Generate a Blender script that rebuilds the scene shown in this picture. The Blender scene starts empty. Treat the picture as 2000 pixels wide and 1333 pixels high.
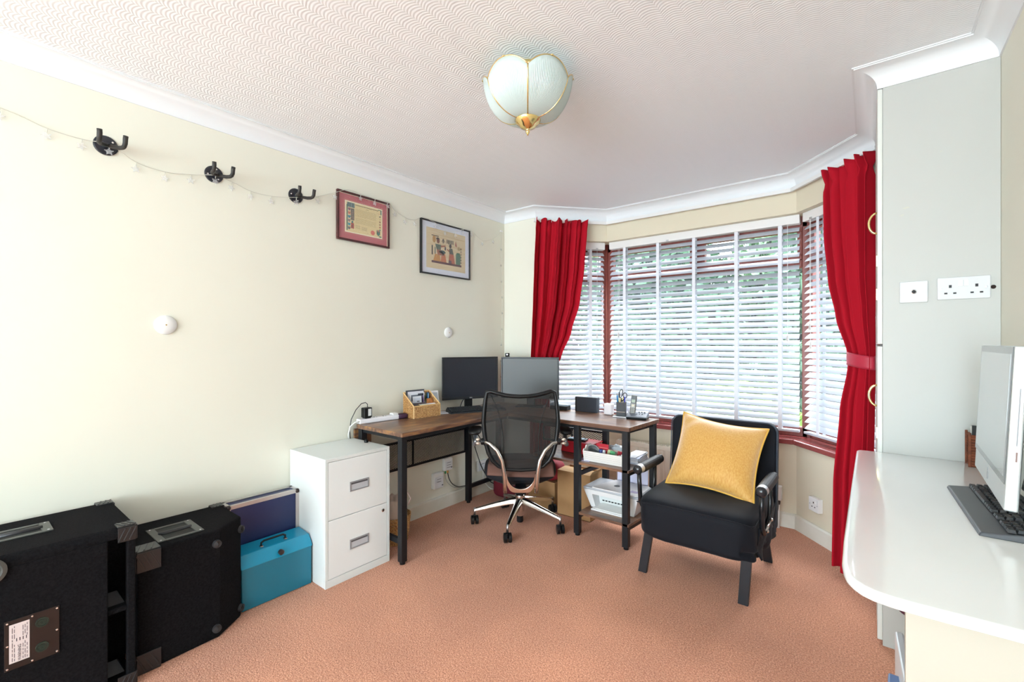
import bpy, bmesh, math, random
from mathutils import Vector, Matrix, Euler
R = math.radians
PI = math.pi
rnd = random.Random(7)
scene = bpy.context.scene
COL = scene.collection

# ------------------------------------------------------------------ camera, world, light, exposure
CAM = (2.549, 0.0, 1.26)
YAW = 0.6698
cd = bpy.data.cameras.new('camera')
cd.sensor_width = 36.0
cd.lens = 880.0 / 2000 * 36.0
cd.shift_y = (669.8 - 666.5) / 2000
cd.clip_start = 0.02
cam = bpy.data.objects.new('camera', cd)
COL.objects.link(cam)
cam.location = CAM
cam.rotation_euler = (R(90), 0, YAW)
scene.camera = cam

vs = scene.view_settings
vs.view_transform = 'Standard'
vs.look = 'None'
vs.gamma = 1.0
vs.exposure = 0.4
vs.use_curve_mapping = False

world = bpy.data.worlds.new('sky')
scene.world = world
world.use_nodes = True
wn = world.node_tree.nodes
wn['Background'].inputs['Color'].default_value = (0.79, 0.91, 1.0, 1)
wn['Background'].inputs['Strength'].default_value = 9.0

def area(name, loc, rot, sx, sy, power, color=(1, 1, 1)):
    l = bpy.data.lights.new(name, 'AREA')
    l.shape = 'RECTANGLE'; l.size = sx; l.size_y = sy
    l.energy = power; l.color = color
    o = bpy.data.objects.new(name, l)
    o.location = loc; o.rotation_euler = rot
    COL.objects.link(o)
    return o
# added fill lamp at the made-up rear opening behind the camera
area('rear_fill_light', (1.5, -5.5, 1.20), (R(97), 0, 0), 2.7, 2.1, 150, (0.68, 0.88, 1.0))
# added fill lamp by the solid right wall, no window there
area('side_fill_light', (2.92, -2.3, 1.30), (R(104), 0, R(60)), 1.6, 1.3, 90, (0.69, 0.88, 1.0))
sun = bpy.data.lights.new('sun', 'SUN')
sun.energy = 5.0; sun.angle = R(50); sun.color = (1.0, 0.98, 0.96)
so = bpy.data.objects.new('sun', sun)
so.rotation_euler = (R(-42), 0, R(12))
COL.objects.link(so)

# ------------------------------------------------------------------ helpers
def lin(h):
    h = h.lstrip('#')
    out = []
    for i in (0, 2, 4):
        c = int(h[i:i+2], 16) / 255
        out.append(c / 12.92 if c <= 0.04045 else ((c + 0.055) / 1.055) ** 2.4)
    return (out[0], out[1], out[2], 1)
MATS = {}
def mat(name, hexc='#808080', rough=0.5, metal=0.0, spec=0.5, noise=None, bump=None, coat=0.0,
        alpha=1.0, sheen=0.0, stretch=(1, 1, 1), subs=0.0):
    """noise=(scale, hex2, sharpness) ; bump=(scale, strength, distance)"""
    if name in MATS: return MATS[name]
    m = bpy.data.materials.new(name); m.use_nodes = True
    nt = m.node_tree; b = nt.nodes['Principled BSDF']
    b.inputs['Base Color'].default_value = lin(hexc)
    b.inputs['Roughness'].default_value = rough
    b.inputs['Metallic'].default_value = metal
    b.inputs['Specular IOR Level'].default_value = spec
    b.inputs['Coat Weight'].default_value = coat
    b.inputs['Sheen Weight'].default_value = sheen
    b.inputs['Alpha'].default_value = alpha
    if noise or bump:
        tc = nt.nodes.new('ShaderNodeTexCoord'); mp = nt.nodes.new('ShaderNodeMapping')
        mp.inputs['Scale'].default_value = stretch
        nt.links.new(tc.outputs['Object'], mp.inputs['Vector'])
    if noise:
        n = nt.nodes.new('ShaderNodeTexNoise'); n.inputs['Scale'].default_value = noise[0]
        n.inputs['Detail'].default_value = 4
        nt.links.new(mp.outputs[0], n.inputs['Vector'])
        r = nt.nodes.new('ShaderNodeValToRGB')
        w = noise[2] if len(noise) > 2 else 0.2
        r.color_ramp.elements[0].position = 0.5 - w; r.color_ramp.elements[1].position = 0.5 + w
        r.color_ramp.elements[0].color = lin(hexc); r.color_ramp.elements[1].color = lin(noise[1])
        nt.links.new(n.outputs['Fac'], r.inputs[0]); nt.links.new(r.outputs[0], b.inputs['Base Color'])
    if bump:
        n2 = nt.nodes.new('ShaderNodeTexNoise'); n2.inputs['Scale'].default_value = bump[0]
        n2.inputs['Detail'].default_value = 3
        nt.links.new(mp.outputs[0], n2.inputs['Vector'])
        bp = nt.nodes.new('ShaderNodeBump'); bp.inputs['Strength'].default_value = bump[1]
        bp.inputs['Distance'].default_value = bump[2] if len(bump) > 2 else 0.002
        nt.links.new(n2.outputs['Fac'], bp.inputs['Height']); nt.links.new(bp.outputs[0], b.inputs['Normal'])
    MATS[name] = m
    return m

def clear_mat(name, tint='#ffffff', clear=0.9, rough=0.05):
    if name in MATS: return MATS[name]
    m = bpy.data.materials.new(name); m.use_nodes = True
    nt = m.node_tree; nt.nodes.clear()
    out = nt.nodes.new('ShaderNodeOutputMaterial'); mx = nt.nodes.new('ShaderNodeMixShader')
    tr = nt.nodes.new('ShaderNodeBsdfTransparent'); p = nt.nodes.new('ShaderNodeBsdfPrincipled')
    p.inputs['Base Color'].default_value = lin(tint); p.inputs['Roughness'].default_value = rough
    mx.inputs[0].default_value = 1 - clear
    nt.links.new(tr.outputs[0], mx.inputs[1]); nt.links.new(p.outputs[0], mx.inputs[2])
    nt.links.new(mx.outputs[0], out.inputs[0])
    MATS[name] = m
    return m

def print_mat():
    if 'print' in MATS: return MATS['print']
    m = bpy.data.materials.new('print'); m.use_nodes = True
    nt = m.node_tree; a = nt.nodes.new('ShaderNodeVertexColor'); a.layer_name = 'Col'
    nt.links.new(a.outputs[0], nt.nodes['Principled BSDF'].inputs['Base Color'])
    nt.nodes['Principled BSDF'].inputs['Roughness'].default_value = 0.6
    MATS['print'] = m
    return m

class MB:
    """collects shapes and links them as one mesh object"""
    def __init__(s): s.v = []; s.f = []; s.c = []; s.x = Matrix.Identity(4)
    def add(s, vs_, fs, col=None):
        o = len(s.v)
        for p in vs_: s.v.append(tuple(s.x @ Vector(p)))
        for f in fs: s.f.append([i + o for i in f]); s.c.append(col)
        return s
    def box(s, x0, x1, y0, y1, z0, z1, col=None):
        return s.add([(x0,y0,z0),(x1,y0,z0),(x1,y1,z0),(x0,y1,z0),(x0,y0,z1),(x1,y0,z1),(x1,y1,z1),(x0,y1,z1)],
              [(0,3,2,1),(4,5,6,7),(0,1,5,4),(1,2,6,5),(2,3,7,6),(3,0,4,7)], col)
    def bx(s, c, d, rot=(0,0,0)):
        m = Matrix.Translation(c) @ Euler(rot).to_matrix().to_4x4()
        a, b, h = d[0]/2, d[1]/2, d[2]/2
        vs_ = [m @ Vector(p) for p in [(-a,-b,-h),(a,-b,-h),(a,b,-h),(-a,b,-h),(-a,-b,h),(a,-b,h),(a,b,h),(-a,b,h)]]
        return s.add(vs_, [(0,3,2,1),(4,5,6,7),(0,1,5,4),(1,2,6,5),(2,3,7,6),(3,0,4,7)])
    def prism(s, poly, a, b, axis='z', col=None):
        """poly in the plane normal to axis; axis z:(x,y) x:(y,z) y:(x,z)"""
        n = len(poly)
        def P(p, h):
            return (p[0], p[1], h) if axis == 'z' else ((h, p[0], p[1]) if axis == 'x' else (p[0], h, p[1]))
        vs_ = [P(p, a) for p in poly] + [P(p, b) for p in poly]
        fs = [list(range(n))[::-1], list(range(n, 2*n))] + [(i, (i+1) % n, n+(i+1) % n, n+i) for i in range(n)]
        return s.add(vs_, fs, col)
    def hexa(s, bot, top):
        """bot and top: 4 points each"""
        return s.add(list(bot) + list(top), [(0,3,2,1),(4,5,6,7),(0,1,5,4),(1,2,6,5),(2,3,7,6),(3,0,4,7)])
    def tube(s, pts, r, n=8, closed=False, flat=1.0):
        pts = [Vector(p) for p in pts]; N = len(pts)
        if not isinstance(r, (list, tuple)): r = [r] * N
        rings = []
        prev = None
        for i, p in enumerate(pts):
            if closed: t = (pts[(i+1) % N] - pts[i-1])
            elif i == 0: t = pts[1] - p
            elif i == N-1: t = p - pts[-2]
            else: t = (pts[i+1] - p).normalized() + (p - pts[i-1]).normalized()
            t.normalize()
            if prev is None:
                u = t.cross(Vector((0, 0, 1)))
                if u.length < 0.05: u = t.cross(Vector((0, 1, 0)))
            else:
                u = prev - t * prev.dot(t)
                if u.length < 1e-6: u = t.orthogonal()
            u.normalize(); prev = u; w = t.cross(u)
            rings.append([p + (u * math.cos(2*PI*k/n) + w * math.sin(2*PI*k/n) * flat) * r[i] for k in range(n)])
        vs_ = [q for ring in rings for q in ring]
        fs = []
        M_ = N if closed else N - 1
        for i in range(M_):
            j = (i+1) % N
            for k in range(n):
                k2 = (k+1) % n
                fs.append((i*n+k, i*n+k2, j*n+k2, j*n+k))
        if not closed:
            fs.append(list(range(n))[::-1]); fs.append([(N-1)*n + k for k in range(n)])
        return s.add(vs_, fs)
    def lathe(s, prof, n=24, c=(0,0,0), axis='z'):
        vs_ = []
        for r_, h in prof:
            for k in range(n):
                a = 2*PI*k/n
                x, y = r_*math.cos(a), r_*math.sin(a)
                p = (x, y, h) if axis == 'z' else ((h, x, y) if axis == 'x' else (x, h, y))
                vs_.append((p[0]+c[0], p[1]+c[1], p[2]+c[2]))
        fs = []
        for i in range(len(prof)-1):
            for k in range(n):
                k2 = (k+1) % n
                fs.append((i*n+k, i*n+k2, (i+1)*n+k2, (i+1)*n+k))
        fs.append(list(range(n))[::-1]); fs.append([(len(prof)-1)*n+k for k in range(n)])
        return s.add(vs_, fs)
    def ball(s, c, r, n=12, sc=(1,1,1)):
        pr = [(r*math.sin(PI*i/(n//2+2)), -r*math.cos(PI*i/(n//2+2))) for i in range(1, n//2+2)]
        vs_ = []
        for a_, h in pr:
            for k in range(n):
                a = 2*PI*k/n
                vs_.append((c[0]+a_*math.cos(a)*sc[0], c[1]+a_*math.sin(a)*sc[1], c[2]+h*sc[2]))
        m_ = len(pr); fs = []
        for i in range(m_-1):
            for k in range(n): fs.append((i*n+k, i*n+(k+1)%n, (i+1)*n+(k+1)%n, (i+1)*n+k))
        fs.append(list(range(n))[::-1]); fs.append([(m_-1)*n+k for k in range(n)])
        return s.add(vs_, fs)
    def grid(s, fn, nu, nv, closeu=False):
        vs_ = [fn(i/(nu if closeu else nu), j/nv) for j in range(nv+1) for i in range(nu + (0 if closeu else 1))]
        w = nu + (0 if closeu else 1); fs = []
        for j in range(nv):
            for i in range(nu):
                i2 = (i+1) % w
                fs.append((j*w+i, j*w+i2, (j+1)*w+i2, (j+1)*w+i))
        return s.add(vs_, fs)
    def out(s, name, m, parent=None, smooth=False, bevel=0, seg=2, solid=0, sub=0, org=(0,0,0)):
        me = bpy.data.meshes.new(name)
        vv = [(p[0]-org[0], p[1]-org[1], p[2]-org[2]) for p in s.v] if org != (0,0,0) else s.v
        me.from_pydata(vv, [], s.f)
        bm = bmesh.new(); bm.from_mesh(me)
        bmesh.ops.recalc_face_normals(bm, faces=bm.faces); bm.to_mesh(me); bm.free()
        me.materials.append(m)
        if any(c is not None for c in s.c):
            ca = me.color_attributes.new('Col', 'FLOAT_COLOR', 'CORNER')
            i = 0
            for pi_, poly in enumerate(me.polygons):
                col = lin(s.c[pi_] or '#ffffff')
                for _ in poly.loop_indices:
                    ca.data[i].color = col; i += 1
        if smooth: me.polygons.foreach_set('use_smooth', [True]*len(me.polygons))
        o = bpy.data.objects.new(name, me); COL.objects.link(o)
        if parent: o.parent = parent
        if solid:
            md = o.modifiers.new('s', 'SOLIDIFY'); md.thickness = solid; md.offset = 0
        if bevel:
            md = o.modifiers.new('b', 'BEVEL'); md.width = bevel; md.segments = seg; md.limit_method = 'ANGLE'
            md.angle_limit = R(40)
            if smooth is None: pass
        if sub:
            md = o.modifiers.new('u', 'SUBSURF'); md.levels = sub; md.render_levels = sub
        return o

def thing(name, label, cat, loc=(0,0,0), rz=0, group=None):
    o = bpy.data.objects.new(name, None); COL.objects.link(o)
    o.empty_display_size = 0.05
    o.location = loc; o.rotation_euler = (0, 0, rz)
    o['label'] = label; o['category'] = cat
    if group: o['group'] = group
    return o
def tag(o, label, cat, group=None):
    o['label'] = label; o['category'] = cat
    if group: o['group'] = group
    return o
def struct(mb, name, m, **k):
    o = mb.out(name, m, **k); o['kind'] = 'structure'
    return o
def dup(root):
    r = root.copy(); COL.objects.link(r)
    for ch in list(root.children):
        c = ch.copy(); COL.objects.link(c); c.parent = r
        for g in list(ch.children):
            d = g.copy(); COL.objects.link(d); d.parent = c
    return r
def text(body, size, name, m, parent, loc, rot, extrude=0.0003, align='CENTER'):
    cu = bpy.data.curves.new(name, 'FONT'); cu.body = body; cu.size = size; cu.extrude = extrude
    cu.align_x = align; cu.align_y = 'CENTER'
    t = bpy.data.objects.new(name + '_tmp', cu); COL.objects.link(t)
    dg = bpy.context.evaluated_depsgraph_get()
    me = bpy.data.meshes.new_from_object(t.evaluated_get(dg))
    bpy.data.objects.remove(t); bpy.data.curves.remove(cu)
    me.materials.clear(); me.materials.append(m)
    o = bpy.data.objects.new(name, me); COL.objects.link(o)
    if parent: o.parent = parent
    o.location = loc; o.rotation_euler = rot
    return o
def poly_smooth(o, deg=40):
    me = o.data
    me.polygons.foreach_set('use_smooth', [True]*len(me.polygons))
    bm = bmesh.new(); bm.from_mesh(me)
    for e in bm.edges:
        if len(e.link_faces) == 2 and e.calc_face_angle(0) > R(deg): e.smooth = False
    bm.to_mesh(me); bm.free()
    return o
def L2(a, b, t): return tuple(a[i] + (b[i]-a[i])*t for i in range(len(a)))
def keys(ks, z):
    """piecewise smooth interpolation; ks sorted by descending z: (z, v1, v2...)"""
    if z >= ks[0][0]: return ks[0][1:]
    for a, b in zip(ks, ks[1:]):
        if z >= b[0]:
            t = (a[0]-z)/(a[0]-b[0]); t = t*t*(3-2*t)*0.5 + t*0.5
            return tuple(a[i] + (b[i]-a[i])*t for i in range(1, len(a)))
    return ks[-1][1:]

# ------------------------------------------------------------------ materials
WALL = mat('cream_paint', '#ebe8d9', 0.75, noise=(1.6, '#e7e4d5', 0.3), bump=(60, 0.08, 0.002))
BAYW = mat('beige_paint', '#e2d8c0', 0.75, bump=(60, 0.08, 0.002))
WHITE = mat('white_gloss', '#f2f1ee', 0.35)
COVE = mat('white_coving', '#edeff1', 0.6)
SKIRT = mat('skirting_paint', '#e9e5da', 0.45, noise=(6, '#dcd6c6', 0.2))
MAHOG = mat('mahogany_frame', '#7a3a33', 0.4, noise=(9, '#8c463c', 0.2), stretch=(8, 8, 1))
SILL = mat('sill_paint', '#8c3f3f', 0.25, noise=(5, '#9b4c49', 0.2), stretch=(1, 6, 6))
BLACKM = mat('black_steel', '#15161a', 0.45, spec=0.35)
BLACKP = mat('black_plastic', '#0f1012', 0.4, spec=0.35)
DKGREY = mat('dark_grey_plastic', '#25272c', 0.45)
CHROME = mat('polished_alloy', '#d9d4d0', 0.16, metal=1.0)
BRASS = mat('polished_brass', '#ecd192', 0.16, metal=1.0)
SILVER = mat('silver_metal', '#c4c4c6', 0.3, metal=1.0)
WHITEP = mat('white_plastic', '#efeeec', 0.35)
CARD = mat('cardboard', '#b0855a', 0.8, noise=(30, '#a97f52', 0.3))
FABR = mat('red_curtain_cloth', '#b20f24', 0.85, spec=0.2, bump=(300, 0.15, 0.001))
CARPET_SPK = mat('black_speaker_carpet', '#0d0c0e', 0.95, spec=0.1, noise=(140, '#1a191b', 0.2), bump=(250, 0.5, 0.003))
DARKF = mat('black_cover_cloth', '#0e1018', 0.75, spec=0.25, sheen=0.05, bump=(220, 0.15, 0.001))

def floor_mat():
    m = bpy.data.materials.new('terracotta_carpet'); m.use_nodes = True
    nt = m.node_tree; b = nt.nodes['Principled BSDF']; L = nt.links.new
    tc = nt.nodes.new('ShaderNodeTexCoord')
    n = nt.nodes.new('ShaderNodeTexNoise'); n.inputs['Scale'].default_value = 170; n.inputs['Detail'].default_value = 3
    L(tc.outputs['Object'], n.inputs['Vector'])
    r = nt.nodes.new('ShaderNodeValToRGB')
    e = r.color_ramp.elements
    e[0].position = 0.32; e[0].color = lin('#b8765b'); e[1].position = 0.68; e[1].color = lin('#f3b898')
    k = e.new(0.5); k.color = lin('#da9878')
    L(n.outputs['Fac'], r.inputs[0])
    n2 = nt.nodes.new('ShaderNodeTexNoise'); n2.inputs['Scale'].default_value = 2.2; n2.inputs['Detail'].default_value = 4
    L(tc.outputs['Object'], n2.inputs['Vector'])
    r2 = nt.nodes.new('ShaderNodeValToRGB')
    r2.color_ramp.elements[0].position = 0.35; r2.color_ramp.elements[0].color = (0.84, 0.84, 0.86, 1)
    r2.color_ramp.elements[1].position = 0.65; r2.color_ramp.elements[1].color = (1, 1, 1, 1)
    L(n2.outputs['Fac'], r2.inputs[0])
    mx = nt.nodes.new('ShaderNodeMixRGB'); mx.blend_type = 'MULTIPLY'; mx.inputs[0].default_value = 1
    L(r.outputs[0], mx.inputs[1]); L(r2.outputs[0], mx.inputs[2]); L(mx.outputs[0], b.inputs['Base Color'])
    b.inputs['Roughness'].default_value = 1.0; b.inputs['Specular IOR Level'].default_value = 0.1
    b.inputs['Sheen Weight'].default_value = 0.2
    v = nt.nodes.new('ShaderNodeTexVoronoi'); v.inputs['Scale'].default_value = 190
    L(tc.outputs['Object'], v.inputs['Vector'])
    bp = nt.nodes.new('ShaderNodeBump'); bp.inputs['Strength'].default_value = 0.5; bp.inputs['Distance'].default_value = 0.004
    L(v.outputs['Distance'], bp.inputs['Height']); L(bp.outputs[0], b.inputs['Normal'])
    return m
def ceiling_mat():
    m = bpy.data.materials.new('scalloped_ceiling_paper'); m.use_nodes = True
    nt = m.node_tree; b = nt.nodes['Principled BSDF']; L = nt.links.new
    b.inputs['Base Color'].default_value = lin('#f6f8fb'); b.inputs['Roughness'].default_value = 0.8
    tc = nt.nodes.new('ShaderNodeTexCoord'); sp = nt.nodes.new('ShaderNodeSeparateXYZ')
    n = nt.nodes.new('ShaderNodeTexNoise'); n.inputs['Scale'].default_value = 9; n.inputs['Detail'].default_value = 2
    L(tc.outputs['Object'], n.inputs['Vector']); L(tc.outputs['Object'], sp.inputs[0])
    def M(op, a, bb=None):
        k = nt.nodes.new('ShaderNodeMath'); k.operation = op
        for i, q in enumerate((a, bb)):
            if q is None: continue
            if isinstance(q, (int, float)): k.inputs[i].default_value = q
            else: L(q, k.inputs[i])
        return k.outputs[0]
    nz = M('MULTIPLY', M('SUBTRACT', n.outputs['Fac'], 0.5), 0.35)
    uraw = M('ADD', M('MULTIPLY', sp.outputs[0], 1/0.062), nz)
    u = M('FRACT', uraw)
    colph = M('FRACT', M('MULTIPLY', M('FLOOR', uraw), 0.377))
    d = M('SUBTRACT', u, 0.5)
    arc = M('MULTIPLY', M('MULTIPLY', d, d), -3.6)
    ph = M('ADD', M('ADD', M('ADD', M('MULTIPLY', sp.outputs[1], 1/0.0125), arc), M('MULTIPLY', nz, 5.0)), colph)
    w = M('SINE', M('MULTIPLY', ph, 2*PI))
    edge = M('MULTIPLY', M('ABSOLUTE', d), 1.6)
    hgt = M('SUBTRACT', w, edge)
    bp = nt.nodes.new('ShaderNodeBump'); bp.inputs['Strength'].default_value = 0.32; bp.inputs['Distance'].default_value = 0.0010
    L(hgt, bp.inputs['Height']); L(bp.outputs[0], b.inputs['Normal'])
    return m
def wood_mat(name, c1, c2, c3, rough=0.3, sc=(1.2, 9, 9), s=3.0):
    m = bpy.data.materials.new(name); m.use_nodes = True
    nt = m.node_tree; b = nt.nodes['Principled BSDF']; L = nt.links.new
    tc = nt.nodes.new('ShaderNodeTexCoord'); mp = nt.nodes.new('ShaderNodeMapping'); mp.inputs['Scale'].default_value = sc
    n = nt.nodes.new('ShaderNodeTexNoise'); n.inputs['Scale'].default_value = s; n.inputs['Detail'].default_value = 6
    n.inputs['Distortion'].default_value = 1.2
    L(tc.outputs['Object'], mp.inputs[0]); L(mp.outputs[0], n.inputs['Vector'])
    r = nt.nodes.new('ShaderNodeValToRGB'); e = r.color_ramp.elements
    e[0].position = 0.3; e[0].color = lin(c1); e[1].position = 0.72; e[1].color = lin(c3)
    k = e.new(0.52); k.color = lin(c2)
    L(n.outputs['Fac'], r.inputs[0]); L(r.outputs[0], b.inputs['Base Color'])
    b.inputs['Roughness'].default_value = rough
    MATS[name] = m
    return m
WOODX = wood_mat('rustic_brown_board', '#5d4236', '#7b5846', '#a57a53')
WOODY = wood_mat('rustic_brown_board_long', '#4f382d', '#7b5846', '#b08048', sc=(9, 1.6, 9), s=2.4)
WOODE = mat('board_edge', '#7d5a4c', 0.5, noise=(10, '#6b4a3d', 0.25), stretch=(3, 3, 20))

# ------------------------------------------------------------------ room shell
D, ZC, RX, YB = 3.11, 2.397, 2.932, -5.6
WX, WY = 2.582, 2.425
I = [(0.34, D), (0.76, 3.585), (2.165, 3.585), (2.585, D)]
NL = (-0.749, 0.662); NR = (0.749, 0.662)
def off(k, d):
    if k == 0: return (I[0][0] + NL[0]*d, I[0][1] + NL[1]*d)
    if k == 3: return (I[3][0] + NR[0]*d, I[3][1] + NR[1]*d)
    s = 0.451*d
    return (I[k][0] - s, I[k][1] + d) if k == 1 else (I[k][0] + s, I[k][1] + d)

floor = MB().prism([(-0.1, YB-0.1), (RX+0.1, YB-0.1), (RX+0.1, 3.3), (2.55, 3.75), (0.4, 3.75), (-0.1, 3.3)], -0.1, 0)
struct(floor, 'floor', floor_mat())
ceil = MB().prism([(-0.1, YB-0.1), (RX+0.1, YB-0.1), (RX+0.1, 3.3), (2.55, 3.85), (0.4, 3.85), (-0.1, 3.3)], ZC, ZC+0.1)
struct(ceil, 'ceiling', ceiling_mat())
struct(MB().box(-0.12, 0, YB, D+0.2, 0, ZC), 'wall_left', WALL)
struct(MB().box(RX, RX+0.12, YB, D+0.2, 0, ZC), 'wall_right', WALL)
struct(MB().prism([(0, D), I[0], off(0, 0.25), (0, D+0.2)], 0, ZC), 'wall_back', WALL)
struct(MB().prism([I[3], (RX, D), (RX, D+0.2), off(3, 0.25)], 0, ZC), 'wall_back_right', WALL)
fw = MB()
fw.box(-0.12, 0.35, YB-0.12, YB, 0, ZC).box(2.75, RX+0.12, YB-0.12, YB, 0, ZC).box(0.35, 2.75, YB-0.12, YB, 2.25, ZC).box(0.35, 2.75, YB-0.12, YB, 0, 0.2)  # unseen opening added to let sky light in from behind
struct(fw, 'wall_front', WALL)
SZ = 0.575; LZ = 2.14
for k, nm in ((0, 'wall_bay_left'), (1, 'wall_bay_middle'), (2, 'wall_bay_right')):
    a, b, c, d_ = I[k], I[k+1], off(k+1, 0.25), off(k, 0.25)
    m = MB().prism([a, b, c, d_], 0, SZ).prism([a, b, c, d_], LZ, ZC)
    struct(m, nm, BAYW)

def sweep(path, prof, close=False):
    """prof: list of (offset into room, z). room is on the right-hand side of the travel direction"""
    mb = MB(); n = len(path); offs = []
    for i in range(n):
        dirs = []
        if i > 0: dirs.append(Vector((path[i][0]-path[i-1][0], path[i][1]-path[i-1][1])).normalized())
        if i < n-1: dirs.append(Vector((path[i+1][0]-path[i][0], path[i+1][1]-path[i][1])).normalized())
        nr = [Vector((d.y, -d.x)) for d in dirs]
        mvec = sum(nr, Vector((0, 0))); mvec.normalize()
        mvec /= max(0.2, mvec.dot(nr[0]))
        offs.append(mvec)
    vs_ = [(path[i][0]+offs[i].x*o, path[i][1]+offs[i].y*o, z) for i in range(n) for o, z in prof]
    k = len(prof); fs = []
    for i in range(n-1):
        for j in range(k):
            j2 = (j+1) % k
            fs.append((i*k+j, i*k+j2, (i+1)*k+j2, (i+1)*k+j))
    fs.append(list(range(k))[::-1]); fs.append([(n-1)*k+j for j in range(k)])
    mb.add(vs_, fs); return mb
cv = [(0.0, ZC), (0.0, ZC-0.079), (0.006, ZC-0.079), (0.006, ZC-0.074)]
for i in range(9):
    a = PI/2 * i/8
    cv.append((0.082 - 0.076*math.cos(a), ZC-0.074 + 0.066*math.sin(a)))
cv += [(0.082, ZC-0.004), (0.089, ZC-0.004), (0.089, ZC)]
room_path = [(0, YB), (0, D), I[0], I[1], I[2], (2.582, 3.113), (WX, WY), (RX, WY), (RX, YB)]
poly_smooth(struct(sweep(room_path, cv), 'trim_1', COVE), 30)
# extra fillet under the coving round the bay
struct(sweep([I[0], I[1], I[2], (2.582, 3.113)], [(0, ZC-0.079), (0, ZC-0.101), (0.010, ZC-0.099), (0.012, ZC-0.079)]), 'trim_2', COVE)
sk = [(0, 0), (0, 0.098), (0.008, 0.098), (0.016, 0.088), (0.018, 0)]
struct(sweep([(0, YB), (0, D), I[0]], sk), 'baseboard_left', SKIRT)
struct(sweep([I[0], I[1], I[2], (2.583, 3.112)], sk), 'baseboard_bay', SKIRT)
struct(sweep([(RX, 1.08), (RX, YB)], sk), 'baseboard_right', SKIRT)

# ------------------------------------------------------------------ windows, sills
GLASS = clear_mat('window_glass', '#dfe8ea', 0.94, 0.02)
def make_window(n, A, B, mull, mitA, mitB):
    """A,B plan points on frame centre line; local x along the window, y outward"""
    d = Vector((B[0]-A[0], B[1]-A[1])); Lw = d.length; rz = math.atan2(d.y, d.x)
    w = bpy.data.objects.new('window_%d' % n, None); COL.objects.link(w)
    w.location = (A[0], A[1], 0); w.rotation_euler = (0, 0, rz); w['kind'] = 'structure'
    z0, z1 = 0.605, LZ
    t = 0.03
    f = MB().box(0, Lw, -t, t, z0, z0+0.065).box(0, Lw, -t, t, z1-0.075, z1).box(0, 0.05, -t, t, z0, z1).box(Lw-0.05, Lw, -t, t, z0, z1)
    f.out('window_frame', MAHOG, w, bevel=0.004)
    MB().box(0.05, Lw-0.05, -t, t, 1.785, 1.84).out('transom', MAHOG, w, bevel=0.004)
    tops = [(0.05, Lw-0.05)]
    if mull:
        MB().box(mull-0.03, mull+0.03, -t, t, 1.84, z1-0.075).out('mullion', MAHOG, w, bevel=0.004)
        tops = [(0.05, mull-0.03), (mull+0.03, Lw-0.05)]
    for a, b in tops:
        q = MB(); s = 0.028; za, zb = 1.84, z1-0.075
        q.box(a, b, -0.038, 0.01, za, za+s).box(a, b, -0.038, 0.01, zb-s, zb).box(a, a+s, -0.038, 0.01, za+s, zb-s).box(b-s, b, -0.038, 0.01, za+s, zb-s)
        sash = q.out('sash', MAHOG, w, bevel=0.003)
        MB().box(a+s, b-s, -0.012, -0.008, za+s, zb-s).out('pane', GLASS, sash)
    MB().box(0.05, Lw-0.05, -0.004, 0.0, z0+0.065, 1.785).out('pane', GLASS, w)
    return w
W = [off(k, 0.155) for k in range(4)]
make_window(1, W[0], W[1], None, 0, 0)
make_window(2, W[1], W[2], 0.795, 0, 0)
make_window(3, W[2], W[3], None, 0, 0)
# square corner posts of the bay
struct(MB().prism([(W[1][0]-0.045, W[1][1]-0.035), (W[1][0]+0.02, W[1][1]-0.045), (W[1][0]+0.03, W[1][1]+0.04), (W[1][0]-0.03, W[1][1]+0.04)], 0.605, LZ), 'trim_3', MAHOG)
struct(MB().prism([(W[2][0]-0.02, W[2][1]-0.045), (W[2][0]+0.045, W[2][1]-0.035), (W[2][0]+0.03, W[2][1]+0.04), (W[2][0]-0.03, W[2][1]+0.04)], 0.605, LZ), 'trim_4', MAHOG)
# dark red painted sill running round the bay
sp = [off(0, -0.035), off(1, -0.035), off(2, -0.035), off(3, -0.035)]
so_ = [off(3, 0.2), off(2, 0.2), off(1, 0.2), off(0, 0.2)]
for nm, q in (('trim_5', [sp[0], sp[1], so_[2], so_[3]]), ('trim_6', [sp[1], sp[2], so_[1], so_[2]]), ('trim_7', [sp[2], sp[3], so_[0], so_[1]])):
    struct(MB().prism(q, 0.572, 0.606), nm, SILL, bevel=0.005)

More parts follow.
